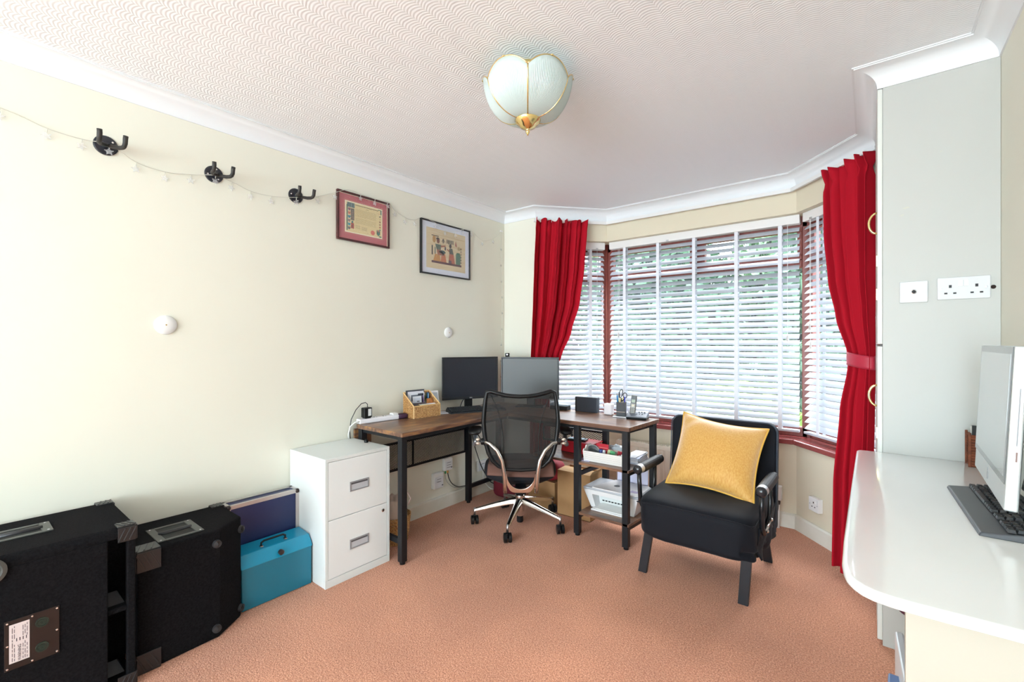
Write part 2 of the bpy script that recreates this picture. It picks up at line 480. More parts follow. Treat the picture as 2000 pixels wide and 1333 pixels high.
# ------------------------------------------------------------------ blinds
SLATM = mat('white_slat', '#c4c7d0', 0.4)
TAPEM = clear_mat('white_ladder_tape', '#f4f5fb', 0.12, 0.8)
def make_blind(label, A, B, tapes, cords, zs=2.0435, nsl=32):
    d = Vector((B[0]-A[0], B[1]-A[1])); Lw = d.length; rz = math.atan2(d.y, d.x)
    b = thing('venetian_blind', label, 'blind', (A[0], A[1], 0), rz, 'white slatted blinds round the bay')
    MB().box(0, Lw, -0.03, 0.03, 2.078, 2.139).out('headrail', mat('white_headrail', '#eceae8', 0.4), b, bevel=0.003)
    # slat: slightly crowned section, inner edge low
    tilt = R(41); hw = 0.025
    sec = []
    for i in range(5):
        u = -1 + i*0.5
        y = u*hw; c = 0.0022*(1-u*u)
        sec.append((y*math.cos(tilt) - c*math.sin(tilt), y*math.sin(tilt) + c*math.cos(tilt)))
    th = 0.0026
    sec2 = [(y + th*math.sin(tilt)*1.0, z - th*math.cos(tilt)) for y, z in sec][::-1]
    sl = MB().prism(sec + sec2, 0.004, Lw-0.004, 'x')
    first = sl.out('slat', SLATM, b)
    poly_smooth(first, 50)
    first.location = (0, 0, zs)
    for k in range(1, nsl):
        s = first.copy(); COL.objects.link(s); s.parent = b; s.location = (0, 0, zs - k*0.0435)
    zb = zs - nsl*0.0435
    MB().box(0.002, Lw-0.002, -0.024, 0.024, zb-0.008, zb+0.008).out('bottom_rail', SLATM, b, bevel=0.003)
    for x in tapes:
        MB().box(x-0.0125, x+0.0125, -0.0225, -0.0213, zb, 2.08).out('ladder_tape', TAPEM, b)
        MB().box(x-0.0125, x+0.0125, 0.0213, 0.0225, zb, 2.08).out('ladder_tape', TAPEM, b)
    for x, z in cords:
        c = MB().tube([(x, -0.034, 2.08), (x, -0.034, z)], 0.0012, 6).out('pull_cord', WHITEP, b)
        MB().lathe([(0.003, z+0.002), (0.005, z-0.01), (0.009, z-0.035), (0.007, z-0.04)], 10, (x, -0.034, 0)).out('tassel', mat('pale_tassel', '#cfc8c4', 0.4), c)
    if cords:
        MB().bx((sum(c[0] for c in cords)/len(cords), -0.031, 2.085), (0.02, 0.006, 0.012)).out('cord_lock', SILVER, b)
    return b
def shr(A, B, a, b):
    d = Vector((B[0]-A[0], B[1]-A[1])); d.normalize()
    return (A[0]+d.x*a, A[1]+d.y*a), (B[0]-d.x*b, B[1]-d.y*b)
q = [off(k, 0.075) for k in range(4)]
A, B = shr(q[1], q[2], 0.035, 0.02)
make_blind('wide white slatted blind across the middle window of the bay', A, B,
           [v - A[0] for v in (0.900, 1.191, 1.477, 1.780, 2.061)], [(0.850-A[0], 1.345), (0.862-A[0], 1.28), (2.108-A[0], 1.31)])
A, B = shr(q[0], q[1], 0.03, 0.03)
ll = math.hypot(B[0]-A[0], B[1]-A[1])
make_blind('narrow white slatted blind on the left bay side beside the red curtain', A, B, [0.1, ll-0.13], [(ll-0.075, 1.34)])
A, B = shr(q[2], q[3], 0.03, 0.03)
make_blind('narrow white slatted blind on the right bay side, next to the wardrobe', A, B, [0.13, ll-0.14], [(0.075, 1.385), (0.083, 1.26)])

# ------------------------------------------------------------------ curtains
def smooth_keys(ks, z):
    return keys(ks, z)
def make_curtain(label, ks, nf, seed, tie=None, flip=1):
    r = random.Random(seed)
    ph = [r.uniform(-0.5, 0.5) for _ in range(4)]
    t = thing('curtain', label, 'curtain', (ks[0][1], ks[0][2], 0), 0, 'red curtains at the bay')
    ztop, zbot = ks[0][0], ks[-1][0]
    def fn(u, v):
        z = ztop + (zbot-ztop)*v
        ax, ay, bx_, by, amp = keys(ks, z)
        hd = max(0.0, (z - (ztop-0.075))/0.075)      # frilled heading
        pin = math.exp(-((z-(ztop-0.08))/0.03)**2)
        uu = u + 0.012*math.sin(2*PI*(1.7*u + ph[0]) + 3*v)
        q_ = 2*PI*nf*uu + ph[1] + 0.9*math.sin(2*PI*1.3*uu + ph[0]*5)
        w = math.sin(q_ + 0.45*math.sin(q_)) * (1 + 0.35*math.sin(2*PI*2.1*uu+ph[3])) + 0.22*math.sin(2*PI*(nf*2.3*uu) + ph[2] + 2.2*v) * (1-0.6*v) + 0.25*math.sin(2*PI*nf*0.51*uu + ph[3] - 2*v)
        w *= 0.88
        a = amp*(1 - 0.45*pin) * (1 + 0.35*hd)
        dx, dy = bx_-ax, by-ay
        l = math.hypot(dx, dy) or 1
        nx, ny = dy/l*flip, -dx/l*flip
        side = 0.18/nf*math.sin(4*PI*nf*uu + 1)
        px, py = ax+dx*(u+side*0.4), ay+dy*(u+side*0.4)
        zz = z + (0.008*math.sin(2*PI*nf*1.4*uu+ph[0]) * hd) + 0.012*math.sin(2*PI*u*1.3+ph[2])*(v > 0.97)
        return (px+nx*w*a - ks[0][1], py+ny*w*a - ks[0][2], zz)
    o = MB().grid(fn, 210, 90).out('curtain_cloth', FABR, t, smooth=True, solid=0.003)
    if tie:
        ztie, = tie
        def tf(u, v):
            # band wrapping the bunch
            ax, ay, bx_, by, amp = keys(ks, ztie)
            cx, cy = (ax+bx_)/2, (ay+by)/2
            ra = math.hypot(bx_-ax, by-ay)/2 + 0.006; rb = amp*1.15+0.008
            ang = math.atan2(by-ay, bx_-ax); a = 2*PI*u
            x, y = ra*math.cos(a), rb*math.sin(a)
            z = ztie - 0.035 + 0.07*v + 0.012*math.cos(a)
            return (cx + x*math.cos(ang) - y*math.sin(ang) - ks[0][1], cy + x*math.sin(ang) + y*math.cos(ang) - ks[0][2], z)
        MB().grid(tf, 40, 6, True).out('tieback', mat('tieback_satin', '#b81f3c', 0.5, sheen=0.2), t, smooth=True, solid=0.004)
    return t
make_curtain('long red curtain tied back against the white wardrobe',
             [(2.275, 2.560, 3.045, 2.335, 3.285, 0.034), (1.9, 2.562, 3.03, 2.345, 3.262, 0.038), (1.62, 2.562, 3.01, 2.372, 3.215, 0.038),
              (1.4, 2.562, 3.0, 2.408, 3.15, 0.028), (1.2, 2.566, 2.99, 2.462, 3.08, 0.022), (1.13, 2.566, 2.99, 2.464, 3.078, 0.022),
              (0.9, 2.562, 2.98, 2.43, 3.07, 0.03), (0.5, 2.555, 2.97, 2.40, 3.06, 0.035), (0.03, 2.55, 2.96, 2.395, 3.05, 0.038)], 4.2, 3, (1.165,))
make_curtain('red curtain at the left end of the bay, behind the monitor',
             [(2.285, 0.372, 3.055, 0.690, 3.365, 0.034), (1.9, 0.362, 3.04, 0.672, 3.34, 0.036), (1.6, 0.358, 3.03, 0.645, 3.31, 0.038),
              (1.35, 0.355, 3.02, 0.60, 3.25, 0.038), (1.15, 0.352, 3.02, 0.56, 3.17, 0.028), (0.95, 0.35, 3.03, 0.48, 3.11, 0.022), (0.88, 0.35, 3.03, 0.48, 3.11, 0.022),
              (0.5, 0.35, 3.02, 0.50, 3.10, 0.028), (0.03, 0.35, 3.02, 0.50, 3.09, 0.03)], 5.2, 5, (0.915,))
rail = MB()
pr = [off(0, -0.055), off(1, -0.055), off(2, -0.055), off(3, -0.055)]
pr = [(pr[0][0]-0.03, pr[0][1]-0.005), pr[1], pr[2], (pr[3][0]-0.012, pr[3][1])]
def strip(path, hw, z0, z1):
    return sweep(path, [(-hw, z0), (-hw, z1), (hw, z1), (hw, z0)])
cr = strip(pr, 0.008, 2.272, 2.296).out('curtain_rail', WHITEP, None)
tag(cr, 'white plastic curtain track bent round the bay under the coving', 'curtain rail')

# ------------------------------------------------------------------ outside the window
GRASS = mat('lawn', '#4f6b3c', 0.9, noise=(5, '#6b8650', 0.3))
g = MB().box(-14, 16, 3.95, 22, -0.42, -0.30).out('lawn_ground', GRASS); g['kind'] = 'structure'
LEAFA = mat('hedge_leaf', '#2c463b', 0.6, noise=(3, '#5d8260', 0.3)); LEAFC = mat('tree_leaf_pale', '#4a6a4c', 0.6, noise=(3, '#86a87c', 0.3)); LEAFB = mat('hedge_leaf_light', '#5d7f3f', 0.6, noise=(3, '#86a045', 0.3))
def leafy(name, label, cat, loc, sx, sy, sz, n, m, seed, group=None):
    r = random.Random(seed)
    t = thing(name, label, cat, loc, 0, group)
    mb = MB()
    for _ in range(n):
        a = r.uniform(0, 2*PI); ct = r.uniform(-0.75, 1); st = math.sqrt(max(0, 1-ct*ct)); rr = r.uniform(0.78, 1.05)
        c = Vector((sx*st*math.cos(a)*rr, sy*st*math.sin(a)*rr, sz*(0.85 + ct*rr)))
        l = r.uniform(0.05, 0.1)*max(1, sz*0.8)
        e = Euler((r.uniform(0, PI), r.uniform(0, PI), r.uniform(0, PI))).to_matrix()
        mb.add([c + e @ Vector(p) for p in [(-l, 0, 0), (0, -l*0.5, 0), (l, 0, 0), (0, l*0.5, 0.01)]], [(0, 1, 2, 3)])
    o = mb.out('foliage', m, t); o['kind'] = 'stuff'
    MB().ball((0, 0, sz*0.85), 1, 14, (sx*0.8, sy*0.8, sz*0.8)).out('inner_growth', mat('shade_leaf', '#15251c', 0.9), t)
    MB().tube([(0, 0, -0.05), (0.02, 0, sz*0.5)], 0.06, 8).out('stem', mat('bark', '#5b4a3c', 0.9), t)
    return t
for i, (x, y, sx, sz, m) in enumerate([(-4.6, 9.5, 1.75, 2.3, LEAFA), (-0.9, 9.2, 1.6, 2.1, LEAFA), (2.8, 9.0, 1.6, 2.5, LEAFA), (6.5, 9.4, 1.75, 2.2, LEAFA), (10.2, 9.0, 1.75, 2.4, LEAFA),
                                        (-2.8, 12.6, 1.8, 2.8, LEAFC), (1.0, 12.9, 1.6, 2.6, LEAFC), (4.8, 12.6, 1.6, 2.9, LEAFC), (8.6, 12.8, 1.6, 2.7, LEAFC)]):
    leafy('garden_tree', 'bushy green garden tree seen in slivers between the blind slats' if m is LEAFA else 'taller pale green garden tree seen through the top of the blinds', 'tree', (x, y, -0.3), sx, 1.3, sz, 3200, m, 20+i,
          'garden trees outside the bay' if m is LEAFA else 'taller trees behind the garden')
for i, (x, y) in enumerate(((-3.0, 6.9), (-0.4, 6.7), (2.2, 6.8), (4.8, 6.7), (7.4, 6.9))):
    leafy('hedge_bush', 'dark green hedge bush seen low between the blind slats', 'bush', (x, y, -0.3), 1.15, 0.6, 0.85, 2000, LEAFA, 60+i, 'hedge bushes outside the bay')
leafy('shrub', 'low yellow green shrub outside, behind the right end of the wide blind', 'shrub', (1.5, 5.3, -0.3), 0.6, 0.5, 0.62, 1500, LEAFB, 41)

def sbox(mb, c, h, e=0.3, n=32, m=20, disp=None, pole='z'):
    """super-ellipsoid box"""
    def sg(w, p): return math.copysign(abs(w)**p, w)
    def fn(u, v):
        a = 2*PI*u; b = PI*(v-0.5)*0.9999
        x = sg(math.cos(b), e)*sg(math.cos(a), e); y = sg(math.cos(b), e)*sg(math.sin(a), e); z = sg(math.sin(b), e)
        p = Vector((x, y, z)) if pole == 'z' else Vector((z, x, y))
        if disp: p = p*(1 + disp(p))
        return (c[0]+p.x*h[0], c[1]+p.y*h[1], c[2]+p.z*h[2])
    return mb.grid(fn, n, m, True)

# ------------------------------------------------------------------ built-in wardrobe
WPNT = mat('white_wardrobe_paint', '#c0c0ba', 0.45, noise=(1.3, '#bbbbb5', 0.3))
w = thing('wardrobe', 'tall white built-in wardrobe with brass ring handles beside the right curtain', 'wardrobe', (2.76, 2.77, 0))
def wo(mb, name, m, par=w, **k): return mb.out(name, m, par, org=(2.76, 2.77, 0), **k)
wo(MB().box(2.5945, RX-0.001, WY, WY+0.018, 0, 2.325), 'side_panel', WPNT)
wo(MB().box(2.596, RX-0.001, WY+0.018, D-0.001, 0.0, 2.325), 'carcass', WPNT)
for z0, z1, hz in ((0.02, 1.245, 1.075), (1.255, 2.31, 1.70)):
    dr = wo(MB().box(2.577, 2.594, WY+0.003, 3.04, z0, min(z1+0.009, 2.3185) if z0 > 1 else z1), 'door', mat('white_door_paint', '#dadad3', 0.4), bevel=0.002)
    hz2 = 1.03 if z0 < 1 else 1.78
    pts = [(2.577 - 0.028*math.sin(PI*t/10), WY+0.10, hz2 - 0.045*math.cos(PI*t/10)) for t in range(11)]
    h = wo(MB().tube(pts, 0.0045, 8), 'ring_handle', BRASS, dr, smooth=True)
for hz in (1.44, 1.58, 0.86):
    wo(MB().box(2.5735, 2.578, WY+0.006, WY+0.02, hz, hz+0.045), 'hinge', BRASS)
wo(MB().lathe([(0.0075, 2.4235), (0.006, 2.4225), (0.002, 2.4222)], 12, (2.912, 0, 1.468), 'y'), 'screw_hole', mat('dark_hole', '#2c1d1a', 0.9))
for cx, cz, q in ((2.668, 1.808, 0.014), (2.772, 2.01, 0.006), (2.746, 1.955, 0.003), (2.655, 1.78, 0.009)):
    wo(MB().prism([(cx-q, cz), (cx-q*0.3, cz-q*0.45), (cx+q*0.8, cz-q*0.1), (cx+q*0.4, cz+q*0.3)], 2.4246, 2.4249, 'y'), 'scuff_mark', mat('scuff', '#c4c3b6', 0.8))

def socket_plate(name, label, loc, rz, w_, h_, kind, mplate=WHITEP, box_depth=0.006):
    """plate in local xz plane, facing -y"""
    t = thing(name, label, 'socket', loc, rz)
    d = box_depth
    MB().box(-w_/2, w_/2, -d, 0.0, -h_/2, h_/2).out('face_plate', mplate, t, bevel=0.003, seg=3)
    dk = mat('socket_slot', '#2a2a2c', 0.6)
    if kind == 'aerial':
        MB().lathe([(0.009, -d), (0.009, -d-0.003), (0.006, -d-0.004), (0.006, -d)], 16, (0, 0, 0), 'y').out('aerial_port', SILVER, t)
        MB().lathe([(0.004, -d-0.0042), (0.002, -d-0.0044)], 12, (0, 0, 0), 'y').out('port_hole', dk, t)
    xs = {'double': (-0.036, 0.036), 'single': (0,), 'switched': (0.0,)}.get(kind, ())
    for cx in xs:
        s = MB()
        zo = -0.004 if kind == 'double' else 0.002
        s.box(cx-0.004, cx+0.004, -d-0.0006, -d+0.001, zo+0.006, zo+0.017)
        s.box(cx-0.017, cx-0.008, -d-0.0006, -d+0.001, zo-0.018, zo-0.012)
        s.box(cx+0.008, cx+0.017, -d-0.0006, -d+0.001, zo-0.018, zo-0.012)
        s.out('pin_slots', dk, t)
    if kind == 'double':
        for cx in (-0.008, 0.008):
            MB().box(cx-0.0065, cx+0.0065, -d-0.004, -d, 0.007, 0.030).out('rocker_switch', mat('rocker_white', '#fbfbf8', 0.3), t, bevel=0.0015)
    if kind == 'switched':
        MB().box(0.017, 0.029, -d-0.003, -d, 0.010, 0.030).out('rocker_switch', mat('rocker_white', '#fbfbf8', 0.3), t, bevel=0.0015)
    for sx in (-1, 1):
        if w_ > 0.06:
            MB().lathe([(0.0035, -d), (0.0035, -d-0.0012), (0.001, -d-0.0014)], 10, (sx*(w_/2-0.011), 0, 0), 'y').out('screw', SILVER, t)
    return t
socket_plate('aerial_socket', 'square white aerial socket plate on the wardrobe side', (2.690, 2.4242, 1.464), 0, 0.086, 0.086, 'aerial', mat('plate_white', '#d6d6d6', 0.4))
socket_plate('double_socket', 'white double power socket with two switches on the wardrobe side', (2.832, 2.4242, 1.470), 0, 0.146, 0.086, 'double', mat('plate_white', '#d6d6d6', 0.4))
angR = math.atan2(I[3][1]-I[2][1], I[3][0]-I[2][0])
# single socket on the right bay wall (back box proud of the wall)
ux, uy = math.cos(angR), math.sin(angR)
sx_, sy_ = I[2][0] + ux*0.20, I[2][1] + uy*0.20
socket_plate('power_socket', 'single white power socket low on the right bay wall by the curtain', (sx_ - 0.749*0.001, sy_ - 0.662*0.001, 0.235), angR, 0.086, 0.086, 'switched', box_depth=0.03)

# ------------------------------------------------------------------ dressing counter
CT = mat('white_counter_gloss', '#f8f8f5', 0.16, coat=0.4)
ZT = 0.805
dt = thing('dressing_table', 'white built-in dressing table with a rounded counter corner at the right', 'dressing table', (2.75, 1.7, 0))
def do(mb, name, m, par=dt, **k): return mb.out(name, m, par, org=(2.75, 1.7, 0), **k)
out_l = [(RX-0.002, WY-0.002), (2.535, WY-0.002)]
for i in range(7):     # small round at the far corner
    a = PI/2 + PI/2*i/6
    out_l.append((2.530 + 0.022*math.cos(a), 2.40 + 0.022*math.sin(a)))
out_l += [(2.506, 2.0), (2.504, 1.6), (2.503, 1.30), (2.505, 1.167), (2.509, 1.129), (2.515, 1.102), (2.525, 1.082), (2.538, 1.067), (2.555, 1.057), (2.58, 1.051), (2.607, 1.049), (2.653, 1.050), (2.698, 1.052), (2.80, 1.056), (RX-0.002, 1.062)]
do(MB().prism(out_l[::-1], ZT-0.022, ZT), 'worktop', CT, bevel=0.009, seg=5, smooth=True)
do(MB().box(2.602, RX-0.002, 1.102, 1.126, 0, ZT-0.022), 'end_panel', mat('cream_panel', '#bdb7a9', 0.5), bevel=0.001)
do(MB().box(RX-0.03, RX-0.002, 1.126, WY-0.002, ZT-0.09, ZT-0.022), 'wall_batten', WPNT)
st = thing('stool', 'stool with plum padded seat tucked under the white counter', 'stool', (2.765, 1.50, 0))
sbox(MB(), (0, 0, 0.645), (0.178, 0.165, 0.035), 0.6, 32, 12).out('seat', mat('plum_cloth', '#4a1c33', 0.8), st, smooth=True)
for sx in (-1, 1):
    for sy in (-1, 1):
        MB().tube([(sx*0.105, sy*0.125, 0), (sx*0.098, sy*0.115, 0.615)], 0.013, 8).out('leg', WHITEP, st, smooth=True)
MB().tube([(-0.102, -0.120, 0.2), (0.102, -0.120, 0.2), (0.102, 0.120, 0.2), (-0.102, 0.120, 0.2)], 0.008, 8, True).out('stretcher', WHITEP, st, smooth=True)
bf = thing('box_file', 'slim blue folder standing under the white counter', 'folder', (2.594, 1.37, 0), R(-3))
MB().box(-0.012, 0.012, -0.09, 0.09, 0.0, 0.44).out('cover', mat('blue_folder', '#5878a8', 0.4), bf, bevel=0.004)
MB().box(-0.007, 0.007, -0.0915, 0.085, 0.01, 0.432).out('paper', mat('folder_paper', '#aebccb', 0.7), bf)
wf = thing('document_wallet', 'clear white plastic wallet leaning under the white counter', 'folder', (2.618, 1.41, 0), R(2))
MB().box(-0.010, 0.008, -0.15, 0.15, 0, 0.50).out('sleeve', mat('pale_plastic', '#dfe6ea', 0.3), wf, bevel=0.004)
MB().box(-0.0115, -0.0095, -0.15, 0.15, 0.02, 0.20).out('spine_strip', mat('mint_strip', '#b6d9d2', 0.4), wf)

# ------------------------------------------------------------------ all-in-one computer, keyboard, small basket on the counter
ALU = mat('brushed_aluminium', '#cfd1d0', 0.35, metal=0.5)
im = thing('desktop_computer', 'silver all-in-one desktop computer standing on the white counter', 'computer', (2.806, 1.80, ZT), R(90-2.1))
im_rot = R(-2.6)
def tl(mb):  # lean back
    mb.x = Matrix.Translation((0, 0, 0.06)) @ Matrix.Rotation(-im_rot, 4, 'X')
    return mb
# local: x along the screen (far = +x after rotation), screen faces local +y (towards the room)
hw_ = 0.254
body = tl(MB())
ns = 14
def bodyf(u, v):
    # curved rear shell, y from -0.022 (edge) to -0.045 (middle)
    x = -hw_ + 2*hw_*u; z = 0.388*v
    e = min(1, 4*min(u, 1-u)); ez = min(1, 4*min(v, 1-v))
    return (x, -0.024 - 0.022*math.sin(e*PI/2)*math.sin(ez*PI/2), z)
body.box(-hw_, hw_, -0.024, 0.0, 0.0, 0.388)
body.out('housing', ALU, im, bevel=0.004, seg=3)
tl(MB()).grid(bodyf, 24, 16).out('rear_shell', ALU, im, smooth=True)
tl(MB()).box(-hw_+0.002, hw_-0.002, 0.0, 0.002, 0.062, 0.386).out('screen_glass', mat('screen_glass', '#5f6061', 0.15, coat=0.3), im)  # grey puts the reflection on the black border into the colour
tl(MB()).box(-hw_+0.018, hw_-0.018, 0.002, 0.0024, 0.078, 0.368).out('display', mat('display_reflection', '#a9acab', 0.1, coat=0.6), im)  # pale grey paints the white room's reflection onto the screen
lg = tl(MB())
lg.lathe([(0.011, 0.0), (0.011, 0.0012), (0.002, 0.0013)], 14, (0, 0, 0.028), 'y')
lg.bx((0.003, 0.0006, 0.044), (0.003, 0.0012, 0.009), (0, R(25), 0))
lg.out('fruit_logo', mat('logo_grey', '#a9abad', 0.3), im)
tl(MB()).box(-hw_-0.0006, -hw_+0.002, -0.0155, -0.0130, 0.155, 0.29).out('disc_slot', mat('disc_slot', '#9a9a9c', 0.5), im)
tl(MB()).box(-hw_-0.0006, -hw_+0.002, -0.0165, -0.0135, 0.118, 0.141).out('card_slot', mat('card_slot', '#8d7068', 0.6), im)
sd = MB()
sd.box(-0.09, 0.09, -0.118, -0.088, 0, 0.004)
sd.hexa([(-0.09, -0.118, 0.004), (0.09, -0.118, 0.004), (0.09, -0.112, 0.004), (-0.09, -0.112, 0.004)], [(-0.09, -0.056, 0.20), (0.09, -0.056, 0.20), (0.09, -0.046, 0.20), (-0.09, -0.046, 0.20)])
sd.out('stand', ALU, im, bevel=0.001)
def keyboard(label, loc, rz, wid, dep, palm, keymat, base, z_t=0.018, keys_=True):
    k = thing('keyboard', label, 'keyboard', loc, rz)
    MB().hexa([(-wid/2, -dep/2-palm, 0), (wid/2, -dep/2-palm, 0), (wid/2, dep/2, 0), (-wid/2, dep/2, 0)],
              [(-wid/2+0.003, -dep/2-palm+0.004, 0.009), (wid/2-0.003, -dep/2-palm+0.004, 0.009), (wid/2-0.003, dep/2-0.003, z_t+0.006), (-wid/2+0.003, dep/2-0.003, z_t+0.006)]).out('case', base, k, bevel=0.003, seg=3)
    nr = 6; pitch = (dep-0.012)/nr
    fk = None
    cols = int((wid-0.014)/0.0195); pc = (wid-0.014)/cols
    for r_ in range(nr):
        yy = -dep/2 + 0.008 + (r_+0.5)*pitch
        zz = 0.009 + (yy+dep/2+palm)/(dep+palm)*(z_t-0.003) + 0.0025
        c = 0
        while c < cols:
            span = 1
            if r_ == 0 and c == 4: span = 6
            if c in (int(cols*0.66), int(cols*0.8)) and cols > 18:
                c += 1; continue
            xx = -wid/2 + 0.007 + (c + span/2)*pc
            if fk is None or span > 1:
                kk = MB().hexa([(-pc*span/2+0.001, -pitch/2+0.001, 0), (pc*span/2-0.001, -pitch/2+0.001, 0), (pc*span/2-0.001, pitch/2-0.001, 0), (-pc*span/2+0.001, pitch/2-0.001, 0)],
                               [(-pc*span/2+0.003, -pitch/2+0.003, 0.007), (pc*span/2-0.003, -pitch/2+0.003, 0.007), (pc*span/2-0.003, pitch/2-0.002, 0.007), (-pc*span/2+0.003, pitch/2-0.002, 0.007)]).out('key', keymat, k)
                if fk is None: fk = kk
            else:
                kk = fk.copy(); COL.objects.link(kk); kk.parent = k
            kk.location = (xx, yy, zz)
            c += span
    return k
KEYB = mat('black_key', '#202226', 0.35)
keyboard('black keyboard with wide palm rest under the silver computer on the counter', (2.838, 1.738, ZT), R(-90+1.5), 0.445, 0.105, 0.04, KEYB, mat('slate_plastic', '#4b4d51', 0.4))

WICK = mat('dark_wicker', '#8a4a2c', 0.7, noise=(60, '#5f2f1c', 0.2))
wb = thing('wicker_box', 'small reddish brown wicker box in the counter corner by the wardrobe', 'basket', (2.880, 2.365, ZT))
b_ = MB()
for k in range(12):
    z = 0.006 + k*0.0098
    b_.tube([(-0.04, -0.035, z), (0.04, -0.035, z), (0.04, 0.035, z), (-0.04, 0.035, z)], 0.0045, 5, True)
b_.out('weave', WICK, wb)
MB().box(-0.036, 0.036, -0.031, 0.031, 0.0, 0.115).out('lining', mat('wicker_lining', '#5a2e1e', 0.9), wb)
m = MB()
for sx in (-1, 1):
    for sy in (-1, 1): m.tube([(sx*0.042, sy*0.036, 0), (sx*0.042, sy*0.036, 0.125)], 0.004, 6)
m.out('corner_post', WICK, wb)
wc = thing('notelet_pack', 'black and white patterned cards standing in the small wicker box', 'card', (2.880, 2.365, ZT+0.115))
MB().box(-0.034, 0.034, -0.025, -0.015, 0, 0.036).out('front_card', mat('card_black', '#232323', 0.6), wc)
MB().box(-0.034, 0.034, -0.012, 0.02, 0, 0.030).out('card_block', mat('card_pale', '#d9d7d2', 0.6), wc)
cb = MB()
r2 = random.Random(4)
for k in range(5):
    p0 = Vector((2.905, 1.72 + 0.03*k, ZT + 0.006))
    pts = [p0 + Vector((0.012*math.sin(k+j), 0.05*j, 0.006 + abs(0.05*math.sin(j*0.9+k)))) for j in range(6)]
    cb.tube(pts, 0.003, 6)
tag(cb.out('cable_bundle', BLACKP, None, smooth=True), 'loose black cables on the counter behind the silver computer', 'cable')
sw = thing('wall_switch', 'small white fitting on the right wall behind the computer', 'switch', (RX-0.001, 2.11, 1.07), R(-90))
MB().box(-0.02, 0.02, -0.012, 0, -0.045, 0.045).out('face_plate', WHITEP, sw, bevel=0.003)
MB().box(-0.006, 0.006, -0.018, -0.012, -0.012, 0.012).out('rocker_switch', BRASS, sw, bevel=0.001)

# ------------------------------------------------------------------ L-shaped desk
DH = 0.75
dk = thing('corner_desk', 'L-shaped rustic brown desk on a black steel frame', 'desk', (0.3, 2.6, 0))
def ko(mb, name, m, par=dk, **k): return mb.out(name, m, par, org=(0.3, 2.6, 0), **k)
ko(MB().box(0.04, 0.492, 1.603, 2.545, DH-0.025, DH), 'tabletop', WOODY, bevel=0.002)
ko(MB().box(0.04, 0.492, 2.546, 2.975, DH-0.025, DH), 'tabletop', WOODY, bevel=0.002)
ko(MB().prism([(0.493, 2.547), (1.425, 2.547), (1.45, 2.975), (0.493, 2.975)], DH-0.025, DH), 'tabletop', WOODX, bevel=0.002)
lw = 0.019
legs = [(0.075, 1.624), (0.467, 1.624), (0.075, 2.572), (0.075, 2.94), (1.051, 2.584), (1.075, 2.94), (1.388, 2.587), (1.42, 2.94)]
for x, y in legs:
    l = ko(MB().box(x-lw, x+lw, y-lw, y+lw, 0.014, DH-0.025), 'leg', BLACKM, bevel=0.002)
    ko(MB().lathe([(0.016, 0), (0.016, 0.010), (0.012, 0.016)], 12, (x, y, 0)), 'foot', BLACKP, l)
def bar(p, q, h=0.02, w_=0.02, name='frame_bar'):
    a, b = Vector(p), Vector(q); d = b-a; c = (a+b)/2
    return ko(MB().bx(c, (d.length, w_, h), (0, 0, math.atan2(d.y, d.x))), name, BLACKM)
zt = DH-0.025-0.0105
for a, b in (((0.075, 1.624), (0.467, 1.624)), ((0.075, 2.572), (0.075, 2.94)), ((1.051, 2.584), (1.075, 2.94)), ((1.388, 2.587), (1.42, 2.94))):
    d = Vector((b[0]-a[0], b[1]-a[1])).normalized()*lw
    A_, B_ = (a[0]+d.x, a[1]+d.y), (b[0]-d.x, b[1]-d.y)
    bar((*A_, zt), (*B_, zt))
    bar((*A_, 0.125), (*B_, 0.125), 0.03, 0.02)
for a, b, ys in (((0.467, 1.643), (0.467, 2.553), 0), ((0.075, 1.643), (0.075, 2.553), 0), ((0.486, 2.57), (1.032, 2.57), 0), ((0.486, 2.94), (1.056, 2.94), 0), ((1.07, 2.586), (1.369, 2.586), 0), ((1.094, 2.94), (1.401, 2.94), 0)):
    bar((*a, zt), (*b, zt))
bar((1.055, 2.603, 0.40), (1.073, 2.921, 0.40), 0.025); bar((1.392, 2.606, 0.455), (1.416, 2.921, 0.455), 0.022)
bar((0.72, 2.592, 0.455), (0.745, 2.93, 0.455), 0.02)
ko(MB().prism([(0.70, 2.568), (1.412, 2.568), (1.442, 2.955), (0.70, 2.955)], 0.468, 0.484), 'shelf', WOODX, bevel=0.001)
ko(MB().prism([(1.06, 2.568), (1.412, 2.568), (1.442, 2.955), (1.08, 2.955)], 0.142, 0.158), 'shelf', WOODX, bevel=0.001)
